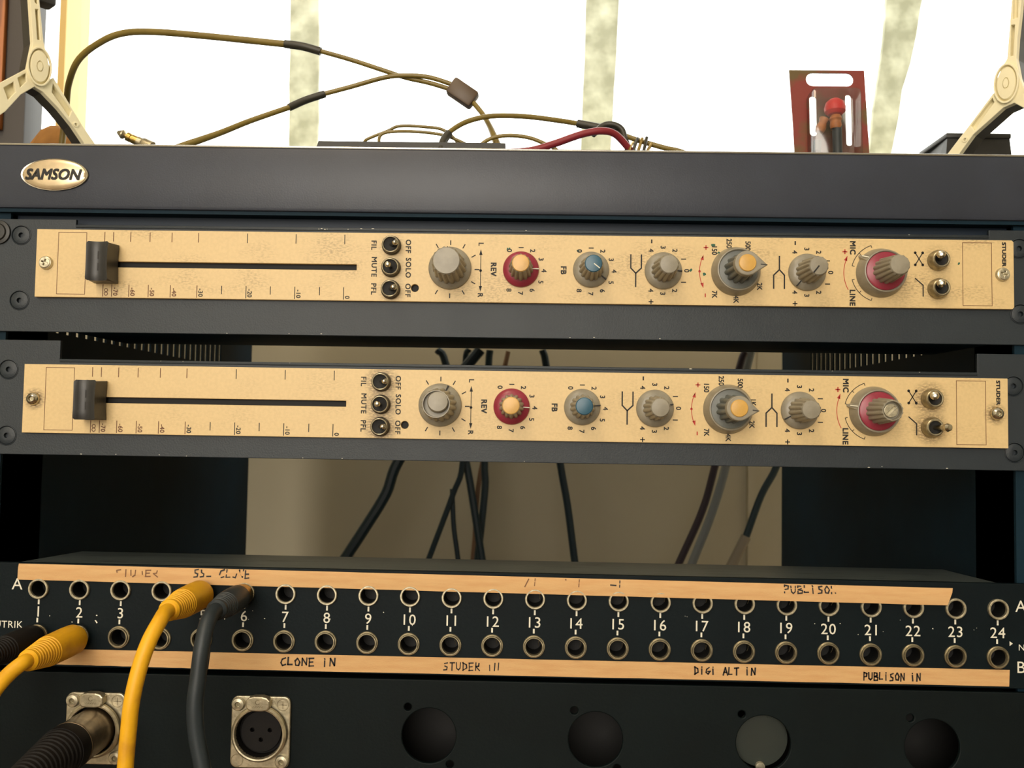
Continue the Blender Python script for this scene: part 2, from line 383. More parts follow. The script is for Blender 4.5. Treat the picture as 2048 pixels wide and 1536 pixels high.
h2 = holder((-6.85, 0, 9.5), 'charcoal mounting panel above the empty rack gap', 17, -25.2, 26.4, -204.2, 206.8, -.41/437)
rs = MB().lathe([(0, .6), (1.6, .6), (1.8, 1.6), (3.6, 1.5), (4.0, .8), (5.4, .6), (5.6, 0)], 28)
rs.build('rail_screw', M['screw_black'], rack, (-241.4, 1.9, 1084.6))
# ------------------------------------------------------------------ controls
def flute(n, d):
    return lambda t, k: 1-d*(.5+.5*math.cos(n*t))**2
def knob_body(rb, rt, h0, h1, n=14, d=.13, hollow=False):
    g = MB(); N = n*8
    fl = flute(n, d); prof = [(rb*1.03, h0), (rb, h0+.6), (rt*1.04, h1-1.0), (rt, h1-.3), (rt-.35, h1)]
    if hollow: prof += [(rt-.7, h1), (rt-.8, h1-3), (0, h1-3)]
    else: prof += [(0, h1)]
    return g.lathe(prof, N, rf=lambda t, k: fl(t, k) if k < 4 else 1)
ME = {}
ME['body'] = knob_body(5.5, 4.15, 2.2, 15.6).mesh('knob', M['knob_grey'])
ME['body_eq'] = knob_body(5.6, 4.35, 2.2, 16.4).mesh('knob', M['knob_grey'])
ME['body_pan'] = knob_body(7.4, 6.2, 2.2, 18.5, 16, .10).mesh('knob', M['knob_grey'])
ME['body_pan_open'] = knob_body(7.4, 6.2, 2.2, 18.5, 16, .10, True).mesh('knob', M['knob_grey'])
ME['body_mic'] = knob_body(5.9, 4.5, 5.2, 20.5, 14, .12).mesh('knob', M['knob_grey'])
ME['body_mic_open'] = knob_body(5.9, 4.6, 5.2, 20.5, 14, .12, True).mesh('knob', M['knob_grey'])
def skirt(r, m): return MB().lathe([(r, .2), (r, .9), (r-.35, 1.5), (r*.72, 2.6), (0, 2.6)], 56).mesh('skirt', m)
ME['sk_red'] = skirt(8.05, M['knob_red']); ME['sk_grey'] = skirt(8.05, M['knob_grey']); ME['sk_eq'] = skirt(8.3, M['knob_grey']); ME['sk_pan'] = skirt(9.6, M['knob_grey'])
def cap(r, h, m): return MB().lathe([(r, h-.8), (r, h+.25), (r-.3, h+.6), (r*.5, h+.75), (0, h+.8)], 40).mesh('cap', m)
ME['cap_yellow'] = cap(3.75, 15.6, M['cap_yellow']); ME['cap_blue'] = cap(3.75, 15.6, M['cap_blue'])
ME['cap_eq'] = cap(4.0, 16.4, M['knob_grey']); ME['cap_pan'] = cap(5.85, 18.5, M['knob_grey']); ME['cap_mic'] = cap(4.15, 20.5, M['knob_grey'])
ME['ind_white'] = MB().box(5.0, 8.0, -2.75, -1.2, -.22, .22).mesh('indicator', M['print_white'])
ME['ind_black'] = MB().box(5.2, 8.1, -2.75, -1.2, -.25, .25).mesh('indicator', M['print'])
ME['ind_pan'] = MB().box(6.6, 9.4, -2.85, -1.2, -.28, .28).mesh('indicator', M['print'])
# stepped cone under the two big selector knobs
ME['cone_f'] = MB().lathe([(11.0, .1), (10.9, .8), (9.5, 5.8), (9.3, 6.2), (8.9, 6.3), (8.6, 6.0), (8.4, 5.2), (0, 5.2)], 64).mesh('skirt', M['knob_grey'])
ME['dish_f'] = MB().lathe([(8.5, 5.25), (6, 5.6), (0, 5.6)], 56).mesh('dish', M['knob_slate'])
ME['dish_m'] = MB().lathe([(8.6, 5.2), (8.4, 5.9), (7.6, 6.3), (0, 6.0)], 56).mesh('dish', M['knob_red'])
ME['body_f'] = knob_body(6.3, 4.9, 5.4, 19.6, 12, .16).mesh('knob', M['knob_slate'])
td = [(8.6, 0)]+[(5.3*math.cos(R(a)), 5.3*math.sin(R(a))) for a in range(52, 309, 8)]
ME['pointer_f'] = MB().plate(td, (), -21.4, -17.4, .5).mesh('pointer', M['knob_grey'])
ME['pline_f'] = MB().box(5.6, 8.4, -21.5, -21.35, -.18, .18).mesh('pointer_line', M['print'])
ME['cap_f'] = cap(3.7, 21.4, M['cap_yellow'])
ME['wedge'] = MB().add([(9.4, -6.0, -1.6), (9.4, -6.0, 1.6), (12.4, -.3, .35), (12.4, -.3, -.35), (9.4, -.2, -2), (9.4, -.2, 2)], [(0, 1, 2, 3), (4, 0, 3), (1, 5, 2), (4, 3, 2, 5), (0, 4, 5, 1)]).mesh('pointer', M['knob_grey'])
ME['wedge_line'] = MB().box(0, 3.9, -.3, 0, -.25, .25).mesh('pointer_line', M['print_white'])
ME['screw_slot'] = MB().lathe([(3.0, 16.8), (2.95, 17.8), (0, 17.8)], 28).mesh('collet', M['nickel'])
ME['slot_line'] = MB().plate(circ(0, 0, 2.9, 28), [rect(-2.4, 2.4, -.38, .38)], -18.95, -17.7, .15).mesh('slotted_head', M['nickel'])
# toggle switches
ME['bush_s'] = MB().lathe([(4.35, 0), (4.3, 1.2), (4.0, 1.4), (3.95, 3.4), (3.7, 3.6), (3.2, 3.6), (3.0, 3.3), (2.9, .6), (0, .6)], 36).mesh('toggle_switch', mat('dark nickel bushing', (96, 90, 80), .35, .8))
ME['ring_s'] = MB().lathe([(3.75, 3.5), (3.65, 3.95), (3.45, 4.05), (3.25, 3.95), (3.15, 3.5)], 36).mesh('ring', M['nickel'])
ME['well_s'] = MB().lathe([(2.98, 3.2), (0, 2.4)], 28).mesh('well', M['dark'])
ME['nut'] = MB().lathe([(4.7, 0), (4.7, 1.4), (4.2, 1.7), (3.9, 1.7)], 6).mesh('nut', M['nickel_dark'])
ME['bush_l'] = MB().lathe([(4.5, 0), (4.45, 2.4), (4.1, 3.0), (3.8, 4.3), (3.4, 4.6), (2.95, 4.55), (2.8, 4.0), (2.8, 1.0), (0, 1.0)], 40).mesh('toggle_switch', M['nickel_dark'])
ME['well_l'] = MB().lathe([(2.78, 3.5), (0, 3.0)], 28).mesh('well', M['dark'])
def lever(h, r0, r1): return MB().lathe([(r0, 0), (r0*1.05, h*.4), (r1, h*.75), (r1*1.08, h-r1), (r1*.8, h-r1*.35), (0, h)], 20).mesh('lever', M['chrome'])
ME['lever_s'] = lever(8.2, .85, 1.25); ME['lever_l'] = lever(9.6, 1.1, 1.75)
def toggle(t, x, z, ax, az, big=False):
    k = '_l' if big else '_s'
    b = inst('toggle_switch', ME['bush'+k], t, (x, 0, z))
    inst('well', ME['well'+k], b)
    if not big: inst('ring', ME['ring_s'], b)
    inst('lever', ME['lever'+k], b, (0, -2.0, 0), (R(-az), 0, R(ax)))
    return b
# fader cap: saddle shaped, waisted
def fader_mesh():
    g = MB(); n = 13; NZ = 12; v = []; f = []
    for j in range(NZ+1):
        z = -8.7+17.4*j/NZ
        e = abs(z)/8.7; waist = 1-.07*(1-e*e); dz = .7 if j in (0, NZ) else 0.
        ring = []
        for i in range(n):
            s = -1+2*i/(n-1); h = 9.4+2.0*s*s-.35*(abs(s) > .95)-.5*e**6
            ring.append((5.0*s*waist, -h, z-math.copysign(dz, z) if abs(s) > .9 else z))
        ring += [(5.25*waist, -.8, z), (-5.25*waist, -.8, z)]
        v += ring
    m = n+2
    for j in range(NZ):
        for i in range(m):
            a = (i+1) % m; f.append((j*m+i, j*m+a, (j+1)*m+a, (j+1)*m+i))
    f.append(tuple(range(m-1, -1, -1))); f.append(tuple(NZ*m+i for i in range(m)))
    return g.add(v, f, True)
ME['fader'] = fader_mesh().mesh('fader_cap', M['fader'], 28)
gl = MB()
for z in (-2.6, 2.6): gl.box(-.28, .28, -9.5, -9.1, z-1.7, z+1.7)
ME['fader_line'] = gl.mesh('index_line', M['print'])
ME['fader_seam'] = MB().box(-.13, .13, -9.0, -.9, -8.78, -8.6).box(-.13, .13, -9.0, -.9, 8.6, 8.78).mesh('seam', M['fader'])
CROSS = [(-1.5, -.34), (-.34, -.34), (-.34, -1.5), (.34, -1.5), (.34, -.34), (1.5, -.34), (1.5, .34), (.34, .34), (.34, 1.5), (-.34, 1.5), (-.34, .34), (-1.5, .34)]
ME['phillips'] = MB().lathe([(3.15, 0), (3.1, .7), (2.75, 1.4), (2.3, 1.6), (2.2, .6), (0, .6)], 32).mesh('screw', M['nickel'])
ME['cross'] = MB().plate(circ(0, 0, 2.35, 28), [CROSS], -1.95, -.6, .15).mesh('drive', M['nickel'])
ME['button'] = MB().lathe([(3.0, 0), (2.95, .8), (2.4, 1.9), (1.35, 2.5), (1.25, 2.4), (1.15, 1.2), (0, 1.2)], 32).mesh('screw', M['chrome'])
ME['hexhole'] = MB().lathe([(1.2, 1.35), (0, 1.3)], 6).mesh('drive', M['nickel_dark'])
# ------------------------------------------------------------------ channel strips
TICK = [-188, -184, -176.2, -167.4, -157.4, -145.4, -123.2, -101.2, -79.2]
NUM = ['\u221e', '-70', '-60', '-50', '-40', '-30', '-20', '-10', '0']
def arc(cx, cz, r, a0, a1, n=14): return [(cx+r*math.cos(R(a0+(a1-a0)*i/n)), cz+r*math.sin(R(a0+(a1-a0)*i/n))) for i in range(n+1)]
def tri(g, x, z, dx, dz, L, w): g.poly([(x+dx*L, z+dz*L), (x-dz*w/2, z+dx*w/2), (x+dz*w/2, z-dx*w/2)], -.06)
Q = -math.pi/2
def channel_strip(loc, tilt, label, first):
    t = thing('channel_strip', label, 'channel strip', loc, (0, tilt, 0), 'horizontal channel strips')
    dirt = [(-58, 9.7, 7, .35), (-58, -.4, 7, .35), (-58, -10.3, 7, .35), (185, 6, 8, .35), (185, -6.7, 8, .35)] if first else \
           [(-58, 9.7, 8.5, .7), (-58, -.4, 8.5, .7), (-58, -10.3, 8.5, .7), (184.6, 5.8, 9.0, .65), (184.6, -6.7, 9.0, .65), (-213.8, -.2, 5.5, .8), (213.4, -.3, 5.5, .7)]
    fm = faceplate_mat('champagne faceplate '+('worn' if first else 'smudged'), dirt, .42 if first else .16)
    slot = rrect(-192, -73.6, -1.6, 1.05, .2, 2)
    cr = .2 if not first else .8
    out = [(-219, -15.4), (219-cr, -15.4), (219, -15.4+cr), (219, 15.4-cr), (219-cr, 15.4), (-219, 15.4)]
    MB().plate(out, [slot, circ(-47.2, -9.3, 1.75, 20)], 0, 2.0, .22).build('faceplate', fm, t)
    MB().box(-194, -71, 2.02, 2.15, -4, 4).build('fader_track', M['slot'], t)
    MB().lathe([(1.72, -1.9), (0, -1.9)], 20).build('lamp_hole', M['dark'], t, (-47.2, 0, -9.3))
    # printing: fader scale
    k = MB(); kr = MB()
    for i, x in enumerate(TICK):
        m_ = kr if i < 6 else k
        m_.line([(x, 14.3), (x, 10.2)], .28); m_.line([(x, -9.5), (x, -14.8)], .28)
    for x in (-134.2, -112.2, -90): k.line([(x, -9.5), (x, -13.0)], .28)
    for i, (x, s) in enumerate(zip(TICK, NUM)):
        if i == 0:
            kr.line(arc(x+1.45, -12.0, .75, 0, 360, 12), .26); kr.line(arc(x+1.45, -13.6, .75, 0, 360, 12), .26)
        else:
            (kr if i < 5 else k).text(s, 1.9, x+1.7, -12.6 if i < 8 else -13.9, rot=Q, space=1.05, bold=.02)
    kr.build('fader_scale', M['print_brown'], t); k.build('fader_scale', M['print'], t)
    b = MB()
    b.line(rect(-209, -196.2, -14, 14), .2, closed=True); b.line(rect(196.4, 209.2, -14, 14.1), .2, closed=True)
    b.build('label_frame', M['print_brown'], t)
    # printing: switches and pan
    k = MB()
    for s, x, z in (('FIL', -66, 9.8), ('MUTE', -65.7, 0), ('PFL', -65.7, -10), ('OFF', -50.5, 9.5), ('SOLO', -50.3, -.2), ('OFF', -50.3, -10.4)):
        k.text(s, 2.25, x, z, rot=Q, bold=.022, space=1.12)
    k.build('switch_lettering', M['print'], t)
    k = MB()
    for a in (90, 60, 30, 0, -30, -60, -90, -120, 120): k.line([(-31.5+11.1*math.cos(R(a)), -.6+11.1*math.sin(R(a))), (-31.5+12.9*math.cos(R(a)), -.6+12.9*math.sin(R(a)))], .38)
    k.line([(-17.85, 6.5), (-17.85, -8.8)], .26); k.dot(-17.85, -1.05, .62); tri(k, -17.85, 6.0, 0, 1, 2.6, 1.5); tri(k, -17.85, -8.0, 0, -1, 2.6, 1.5)
    k.text('L', 2.2, -17.8, 10.8, rot=Q, bold=.022); k.text('R', 2.2, -17.8, -12.2, rot=Q, bold=.022); pass
    k.build('pan_scale', M['print'], t)
    for cx, cz, s in ((.15, -.75, 'REV'), (31.5, -.6, 'FB')):
        k = MB().text(s, 2.35, cx-12.2, -.5, rot=Q, bold=.035, space=1.1)
        for i in range(9):
            a = R(120-30*i); k.text(str(i), 2.1, cx+10.4*math.cos(a), cz+10.3*math.sin(a), rot=Q, bold=.022)
        k.build('dial_numbers', M['print'], t)
    for cx in (63.6, 127.5):
        k = MB()
        for i in range(-4, 5):
            a = R(-30*i); k.text(str(abs(i)), 2.1, cx+10.6*math.cos(a), 10.4*math.sin(a), rot=Q, bold=.022)
        k.line([(cx-5.1, 13.7), (cx-5.1, 12.4)], .5)
        k.line([(cx-5.2, -13.2), (cx-5.2, -15.0)], .38); k.line([(cx-6.1, -14.1), (cx-4.3, -14.1)], .38)
        k.build('dial_numbers', M['print'], t)
    k = MB()
    k.line([(49.25, 6.9), (49.25, .95), (51.5, -1.4), (51.5, -7.4)], .5); k.line([(54, 6.9), (54, .95), (51.5, -1.4)], .5)
    k.build('filter_symbol', M['print'], t); k = MB()
    k.line([(115.36, 7), (115.36, 1), (112.83, -1.5), (112.83, -7.4)], .5); k.line([(115.36, 1), (117.6, -1.5), (117.6, -7.4)], .5)
    k.build('filter_symbol', M['print'], t)
    k = MB()
    for s, x, z in (('150', 86.5, 9.2), ('250', 93, 12.5), ('500', 101.4, 11.5), ('1K', 107.2, 3.0), ('2K', 106.6, -6.7), ('4K', 96.2, -12.6), ('7K', 86.6, -10.5)):
        k.text(s, 2.2, x, z, rot=Q, bold=.022, aspect=.9)
    k.build('frequency_numbers', M['print'], t)
    k = MB()
    k.line(arc(96.5, -.2, 16.6, 156, 204), .24); k.dot(79.9, -.2, .55)
    for s in (1, -1): tri(k, 81.0, -.2+s*5.2, .26, s*.96, 2.4, 1.5)
    k.line([(82.7, 11.4), (82.7, 9.7)], .4); k.line([(81.8, 10.55), (83.6, 10.55)], .4); k.line([(82.5, -10.3), (82.5, -11.6)], .4)
    k.line(arc(160, 0, 16.1, 157, 208), .24); tri(k, 144.7, 5.4, .35, .93, 2.4, 1.5)
    k.line([(144.4, 10.3), (144.4, 8.5)], .42); k.line([(143.5, 9.4), (145.3, 9.4)], .42)
    k.build('red_arrows', M['print_red'], t)
    k = MB()
    for s in (1, -1):
        A = arc(160.2, 0, 13.0, 109, 166) if s == 1 else arc(160.2, 0, 13.0, 194, 251)
        k.line(A, .24)
        for a in ((109, 137, 166) if s == 1 else (194, 223, 251)): k.line([(160.2+13*math.cos(R(a)), 13*math.sin(R(a))), (160.2+12*math.cos(R(a)), 12*math.sin(R(a)))], .24)
    k.text('MIC', 2.3, 147.9, 11.2, rot=Q, bold=.035, space=1.1); k.text('LINE', 2.3, 147.7, -11.2, rot=Q, bold=.035, space=1.1)
    k.build('gain_scale', M['print'], t)
    k = MB()
    for p in ((175.5, 9.3), (178.8, 9.3), (175.5, 3.9), (178.8, 3.9)): k.dot(*p, .62)
    k.line([(175.5, 9.3), (178.8, 3.9)], .34); k.line([(178.8, 9.3), (175.5, 3.9)], .34)
    k.line([(175.5, -2.2), (178.9, -5.2), (178.9, -10.1)], .42)
    k.build('switch_symbols', M['print'], t)
    MB().text('STUDER', 1.55, 214.7, 9.0, rot=Q, bold=.04, wid=11.0).build('brand_lettering', M['print'], t)
    # screws
    for x in (-214.1, 213.8):
        if first: s = inst('screw', ME['phillips'], t, (x, 0, 0), (0, R(20), 0)); inst('drive', ME['cross'], s)
        else: s = inst('screw', ME['button'], t, (x, 0, -.2)); inst('drive', ME['hexhole'], s)
    # fader
    fc = inst('fader_cap', ME['fader'], t, (-186.1 if first else -186.0, 0, -.5)); inst('index_line', ME['fader_line'], fc); (None if first else inst('seam', ME['fader_seam'], fc))
    # small toggles
    for z, a in ((9.7, 24), (-.3, -2), (-10.2, 22)): toggle(t, -58, z, a, 0)
    for z, a in ((5.9, -19), (-6.7, -19 if first else 24)): toggle(t, 185.2, z, a, 8 if a < 0 else 0, True)
    # pan
    p = inst('knob', ME['body_pan' if first else 'body_pan_open'], t, (-31.6, 0, -.2), (0, R(0), 0)); inst('skirt', ME['sk_pan'], p)
    if first: inst('cap', ME['cap_pan'], p); inst('indicator', ME['ind_pan'], p, (0, 0, 0), (0, R(-97), 0))
    else:
        MB().lathe([(4.5, 15.6), (4.5, 18.8), (4.1, 19.4), (0, 19.8)], 36).build('cap', M['knob_grey'], p, (-.2, 0, -1.3), rot=(R(-7), R(0), R(3)))
        inst('indicator', ME['ind_pan'], p, (0, 0, 0), (0, R(-67), 0))
    # reverb and foldback sends
    p = inst('knob', ME['body'], t, (.2, 0, -.35)); inst('skirt', ME['sk_red'], p); inst('cap', ME['cap_yellow'], p); inst('indicator', ME['ind_white'], p, rot=(0, R(0 if first else 3), 0))
    p = inst('knob', ME['body'], t, (31.5, 0, -.1)); inst('skirt', ME['sk_grey'], p); inst('cap', ME['cap_blue'], p); inst('indicator', ME['ind_black'], p, rot=(0, R(34 if first else -6), 0))
    if first: MB().box(.2, 3.4, -16.5, -16.25, -.2, .2).build('cap_line', M['print_white'], p, rot=(0, R(38), 0))
    # bass and treble
    p = inst('knob', ME['body_eq'], t, (63.7, 0, -.2)); inst('skirt', ME['sk_eq'], p); inst('cap', ME['cap_eq'], p); inst('indicator', ME['ind_black'], p, rot=(0, R(2 if first else -14), 0))
    p = inst('knob', ME['body_eq'], t, (127.5, 0, -.1)); inst('skirt', ME['sk_eq'], p); inst('cap', ME['cap_eq'], p)
    inst('indicator', ME['ind_black'], p, rot=(0, R(128 if first else 150), 0))
    if first: MB().box(.0, 3.8, -17.3, -17.05, -.3, .3).build('cap_line', M['print'], p, rot=(0, R(128), 0))
    # frequency selector with beak
    p = inst('knob', ME['body_f'], t, (96.0, 0, -.1)); inst('skirt', ME['cone_f'], p); inst('dish', ME['dish_f'], p)
    ang = R(5 if first else 7)
    inst('pointer', ME['pointer_f'], p, rot=(0, ang, 0)); inst('pointer_line', ME['pline_f'], p, rot=(0, ang, 0)); inst('cap', ME['cap_f'], p)
    # gain selector
    p = inst('knob', ME['body_mic' if first else 'body_mic_open'], t, (160.2, 0, 0)); inst('skirt', ME['cone_f'], p); inst('dish', ME['dish_m'], p)
    ang = R(180+ (38 if first else 12)); inst('pointer', ME['wedge'], p, rot=(0, ang, 0))
    wl_ = inst('pointer_line', ME['wedge_line'], p, (9.3*math.cos(-ang), -6.15, 9.3*math.sin(-ang)), (0, ang, 0))
    wl_.rotation_euler = (0, ang, 0); wl_.rotation_mode = 'XYZ'
    wl_.matrix_local = Matrix.Rotation(ang, 4, 'Y') @ Matrix.Translation((9.35*MM, -6.05*MM, 0)) @ Matrix.Rotation(R(58), 4, 'Z')
    if first: inst('cap', ME['cap_mic'], p)
    else: c = inst('collet', ME['screw_slot'], p); inst('slotted_head', ME['slot_line'], p, rot=(0, R(-45), 0))
    if first:
        g = MB()
        for x, z, n in ((-5.6, 8.6, 5), (25.9, 8.7, 5), (76.0, .3, 3), (86.0, 11.4, 7), (88.2, 8.2, 3), (82.4, -1.5, 5), (194.6, 4.6, 2)):
            for i in range(n): g.dot(x+random.uniform(-.6, .6), z+random.uniform(-.5, .5), random.uniform(.25, .55), -.07-.002*i, 9)
        g.build('pen_mark', M['pen_green'], t)
    return t
channel_strip((-3.7, 0, 70.9), -.75/437, 'champagne channel strip with cross-head screws and green pen dots beside its dials', True)
channel_strip((-6.85, 0, 9.5), -.41/437, 'champagne channel strip with hex screws, a cracked pan knob and an open gain knob', False)
# ------------------------------------------------------------------ patchbay
pb = thing('patchbay', 'black patchbay with two rows of numbered jack sockets and masking tape labels', 'patchbay', (0, 0, -87), (0, R(.10), 0))
def jx(n): return 18.367*n-233.69
ZA, ZB = 11.5, -9.1
hl = [circ(jx(n), z, 3.9, 20) for n in range(1, 25) for z in (ZA, ZB)]
MB().plate(rrect(-246, 236, -22.6, 22.6, 2), hl, .8, 3.6, .3).build('front_panel', M['patch_black'], pb)
g = MB(); g.add([(-232, 3.4, 21.4), (213, 3.4, 21.4), (204, 46, 21.6), (-219, 46, 21.6), (-232, 3.4, 20.4), (213, 3.4, 20.4), (204, 46, 20.6), (-219, 46, 20.6)],
    [(0, 1, 2, 3), (7, 6, 5, 4), (0, 4, 5, 1), (1, 5, 6, 2), (2, 6, 7, 3), (3, 7, 4, 0)])
g.build('top_cover', M['cover_black'], pb)
MB().box(-219, 204, 44, 46, -22, 21).build('rear_cover', M['dark'], pb)
g = MB()
for i in range(34):
    x = random.uniform(-150, 170); y = random.uniform(8, 40)
    if i % 3 == 0: a = random.uniform(-.9, .9); L = random.uniform(3, 9); q = [(x, y), (x+L*a, y+L*.8)]
    else: q = [(x, y), (x+random.uniform(10, 45), y+random.uniform(-.3, .3))]
    (x0, y0), (x1, y1) = q; dx, dy = x1-x0, y1-y0; L = math.hypot(dx, dy); nx, ny = -dy/L*.16, dx/L*.16
    g.add([(x0+nx, y0+ny, 21.75), (x0-nx, y0-ny, 21.75), (x1-nx, y1-ny, 21.75), (x1+nx, y1+ny, 21.75)], [(0, 1, 2, 3)])
g.build('scratches', mat('bare scratch', (120, 122, 118), .5), pb)
ringA = MB().lathe([(4.45, .0), (4.45, 1.2), (4.2, 1.5), (3.75, 1.5), (3.5, 1.2), (3.42, -1), (3.42, -9)], 36)
ringB = MB().lathe([(4.85, .0), (4.85, .7), (4.6, .95), (4.35, .95), (4.3, 1.5), (4.1, 1.75), (3.75, 1.75), (3.5, 1.4), (3.42, -1), (3.42, -9)], 36)
mA = ringA.mesh('jack_socket', M['nickel']); mB = ringB.mesh('jack_socket', M['nickel_dark'])
bore = MB().lathe([(3.40, .1), (3.40, -8.9), (0, -8.9)], 28).mesh('bore', M['dark'])
spring = MB().tube([(1.9, -.2, 2.2), (2.1, 1.0, 1.0), (2.0, 2.5, -.4)], .14, 6).mesh('contact', M['nickel_dark'])
for n in range(1, 25):
    for z, me in ((ZA, mA), (ZB, mB)):
        j = inst('jack_socket', me, pb, (jx(n)+(0 if z == ZA else -.15), .8, z+random.uniform(-.12, .12)))
        inst('bore', bore, j)
        if 10 < n < 21: inst('contact', spring, j)
    g = MB().text(str(n), 4.5, 0, .55, .74, bold=.002, space=1.08)
    g.line([(0, 5.6), (0, 4.0)], .62, .74); g.line([(-.3, -2.5), (-.3, -4.0)], .62, .74)
    g.build('channel_number', M['print_white'], pb, (jx(n), 0, .8))
for tt, hh, xx, zz in (('A', 4.9, -225.3, 13.3), ('A', 4.9, 217.2, 13.0), ('B', 4.9, 217.2, -13.3), ('B', 4.9, -226, -13.3), ('NEUTRIK', 3.0, -231.2, -4.6), ('NYS', 2.6, 219.6, -4.8)):
    MB().text(tt, hh, xx, zz, .74, space=1.05).build('panel_lettering', M['print_white'], pb)
MB().poly([(212.2, -2.2), (213.6, -3.2), (212.2, -4.3)], .74).build('logo_mark', M['print_white'], pb)
g = MB()
for i in range(26):
    x = random.uniform(-215, 215); z = random.uniform(-3.6, 6); r = random.uniform(.12, .3)
    g.poly([(x+r*random.uniform(.5, 1.6)*math.cos(a), z+r*math.sin(a)) for a in (0, 1.3, 2.4, 3.6, 5)], .76)
g.poly([(-190, -2), (-189.4, -1.9), (-188.6, -3.0), (-189, -3.4)], .76)
g.build('paint_chips', M['print_white'], pb)
# handwriting strokes
SF = {'A': [[(0, 0), (.35, 1), (.7, 0)], [(.12, .4), (.6, .38)]], 'B': [[(0, 0), (0, 1), (.45, .95), (.5, .65), (.05, .52), (.6, .4), (.55, .05), (0, 0)]],
      'C': [[(.6, .95), (.15, .8), (0, .35), (.2, .02), (.62, .12)]], 'D': [[(.05, 0), (.05, 1)], [(-.05, .98), (.5, .75), (.55, .3), (0, 0)]],
      'E': [[(.05, 0), (.05, .95)], [(0, .95), (.6, .98)], [(.05, .5), (.5, .52)], [(0, .03), (.6, .06)]], 'G': [[(.55, .95), (.1, .7), (.02, .25), (.35, .02), (.58, .3)], [(.3, .4), (.7, .42)]],
      'I': [[(.2, .72), (.22, 0)], [(.2, 1.0), (.22, .93)]], 'L': [[(.05, 1), (0, .1), (.55, .12)]], 'N': [[(0, 0), (.05, .95), (.55, .1), (.6, 1)]],
      'O': [[(.3, .95), (.02, .6), (.1, .1), (.45, .05), (.6, .5), (.35, .95)]], 'P': [[(.05, 0), (.08, 1), (.55, .9), (.5, .5), (.08, .45)]],
      'R': [[(.05, 0), (.05, 1), (.5, .9), (.45, .55), (.05, .5), (.6, 0)]], 'S': [[(.55, .95), (.1, .85), (.15, .55), (.5, .4), (.45, .08), (0, .02)]],
      'T': [[(.3, 0), (.3, .97)], [(0, .95), (.65, 1)]], 'U': [[(0, .95), (.05, .2), (.3, .02), (.55, .25), (.58, .95)]]}
def write(parent, s, x0, x1, z, h, m, keep=1., w=.42, y=.5):
    g = MB(); adv = (x1-x0)/len(s)
    for i, ch in enumerate(s):
        if ch == ' ': continue
        ox = x0+adv*i+random.uniform(-.1, .1); oz = z-h/2+random.uniform(-.15, .15)
        for st in SF[ch]:
            pts = [(ox+a*adv*1.12+random.uniform(-.06, .06), oz+b*h+random.uniform(-.08, .08)) for a, b in st]
            for p, q in zip(pts, pts[1:]):
                if random.random() < keep: g.line([p, q], w*(random.uniform(1.0, 1.45)), y)
    if parent is t1: g.v = [(a, .6+(-.2-.85*min(max((a+225)/410, 0), 1)-.6)*(1-min(max((c-(15.4-2.4*(a+225)/410))/7, 0), 1))**.3-.1+(b-.5), c) for a, b, c in g.v]
    return g.build('handwriting', m, parent)
def tape(pts, over=(.55, .55)):
    """masking tape; its lower edge rides over the socket rims by 'over' (y at either end)"""
    n = 24; m = 4; (ax, az), (bx, bz), (cx, cz), (dx, dz) = pts      # bl, br, tr, tl
    v = []; f = []
    for lay in (0, .16):
        for i in range(n+1):
            u = i/n; lo = (ax+(bx-ax)*u, az+(bz-az)*u+random.uniform(-.08, .08)); hi = (dx+(cx-dx)*u, dz+(cz-dz)*u+random.uniform(-.05, .05))
            yl = over[0]+(over[1]-over[0])*u
            for j in range(m+1):
                w = j/m; v.append((lo[0]+(hi[0]-lo[0])*w, .6+(yl-.6)*(1-w)**.3+lay, lo[1]+(hi[1]-lo[1])*w))
    K = (n+1)*(m+1); q = lambda i, j, l: l*K+i*(m+1)+j
    for i in range(n):
        for j in range(m):
            f += [(q(i, j, 0), q(i+1, j, 0), q(i+1, j+1, 0), q(i, j+1, 0)), (q(i, j, 1), q(i, j+1, 1), q(i+1, j+1, 1), q(i+1, j, 1))]
        f += [(q(i, 0, 0), q(i, 0, 1), q(i+1, 0, 1), q(i+1, 0, 0)), (q(i, m, 0), q(i+1, m, 0), q(i+1, m, 1), q(i, m, 1))]
    for j in range(m): f += [(q(0, j, 0), q(0, j+1, 0), q(0, j+1, 1), q(0, j, 1)), (q(n, j, 0), q(n, j, 1), q(n, j+1, 1), q(n, j+1, 0))]
    return MB().add(v, f, True).build('label_tape', M['tape'], pb)
t1 = tape([(-224.8, 15.4), (184.7, 13.0), (187.7, 20.2), (-224.9, 22.3)], (-.2, -1.05))
t2 = tape([(-214, -21.6), (-144.7, -21.9), (-144.2, -14.7), (-214, -14.9)])
t3 = tape([(-138.5, -22.0), (211.8, -21.6), (212.1, -14.5), (-137.8, -14.8)])
write(t1, 'STUDER', -181, -161, 19.2, 3.0, M['marker_faded'], .6, .36); write(t1, 'SSL CLONE', -146, -120.5, 19.9, 3.6, M['marker'], .75, .38)
write(t1, 'ALT IN', .6, 25.8, 18.8, 3.4, M['marker_faded'], .35, .3); write(t1, 'ALT', 37.5, 51, 18.8, 3.0, M['marker'], .3, .36)
write(t1, 'PUBLISON', 114, 137.4, 18.4, 3.2, M['marker'], .95, .38)
write(t3, 'CLONE IN', -106.5, -81.5, -18.0, 3.5, M['marker'], 1, .42)
write(t3, 'STUDER IN', -34.5, -9.5, -18.4, 3.4, M['marker'], .9, .34)
write(t3, 'DIGI ALT IN', 75.4, 102.6, -17.8, 3.2, M['marker'], 1, .4); write(t3, 'PUBLISON IN', 148.8, 174.2, -18.6, 3.3, M['marker'], 1, .4)
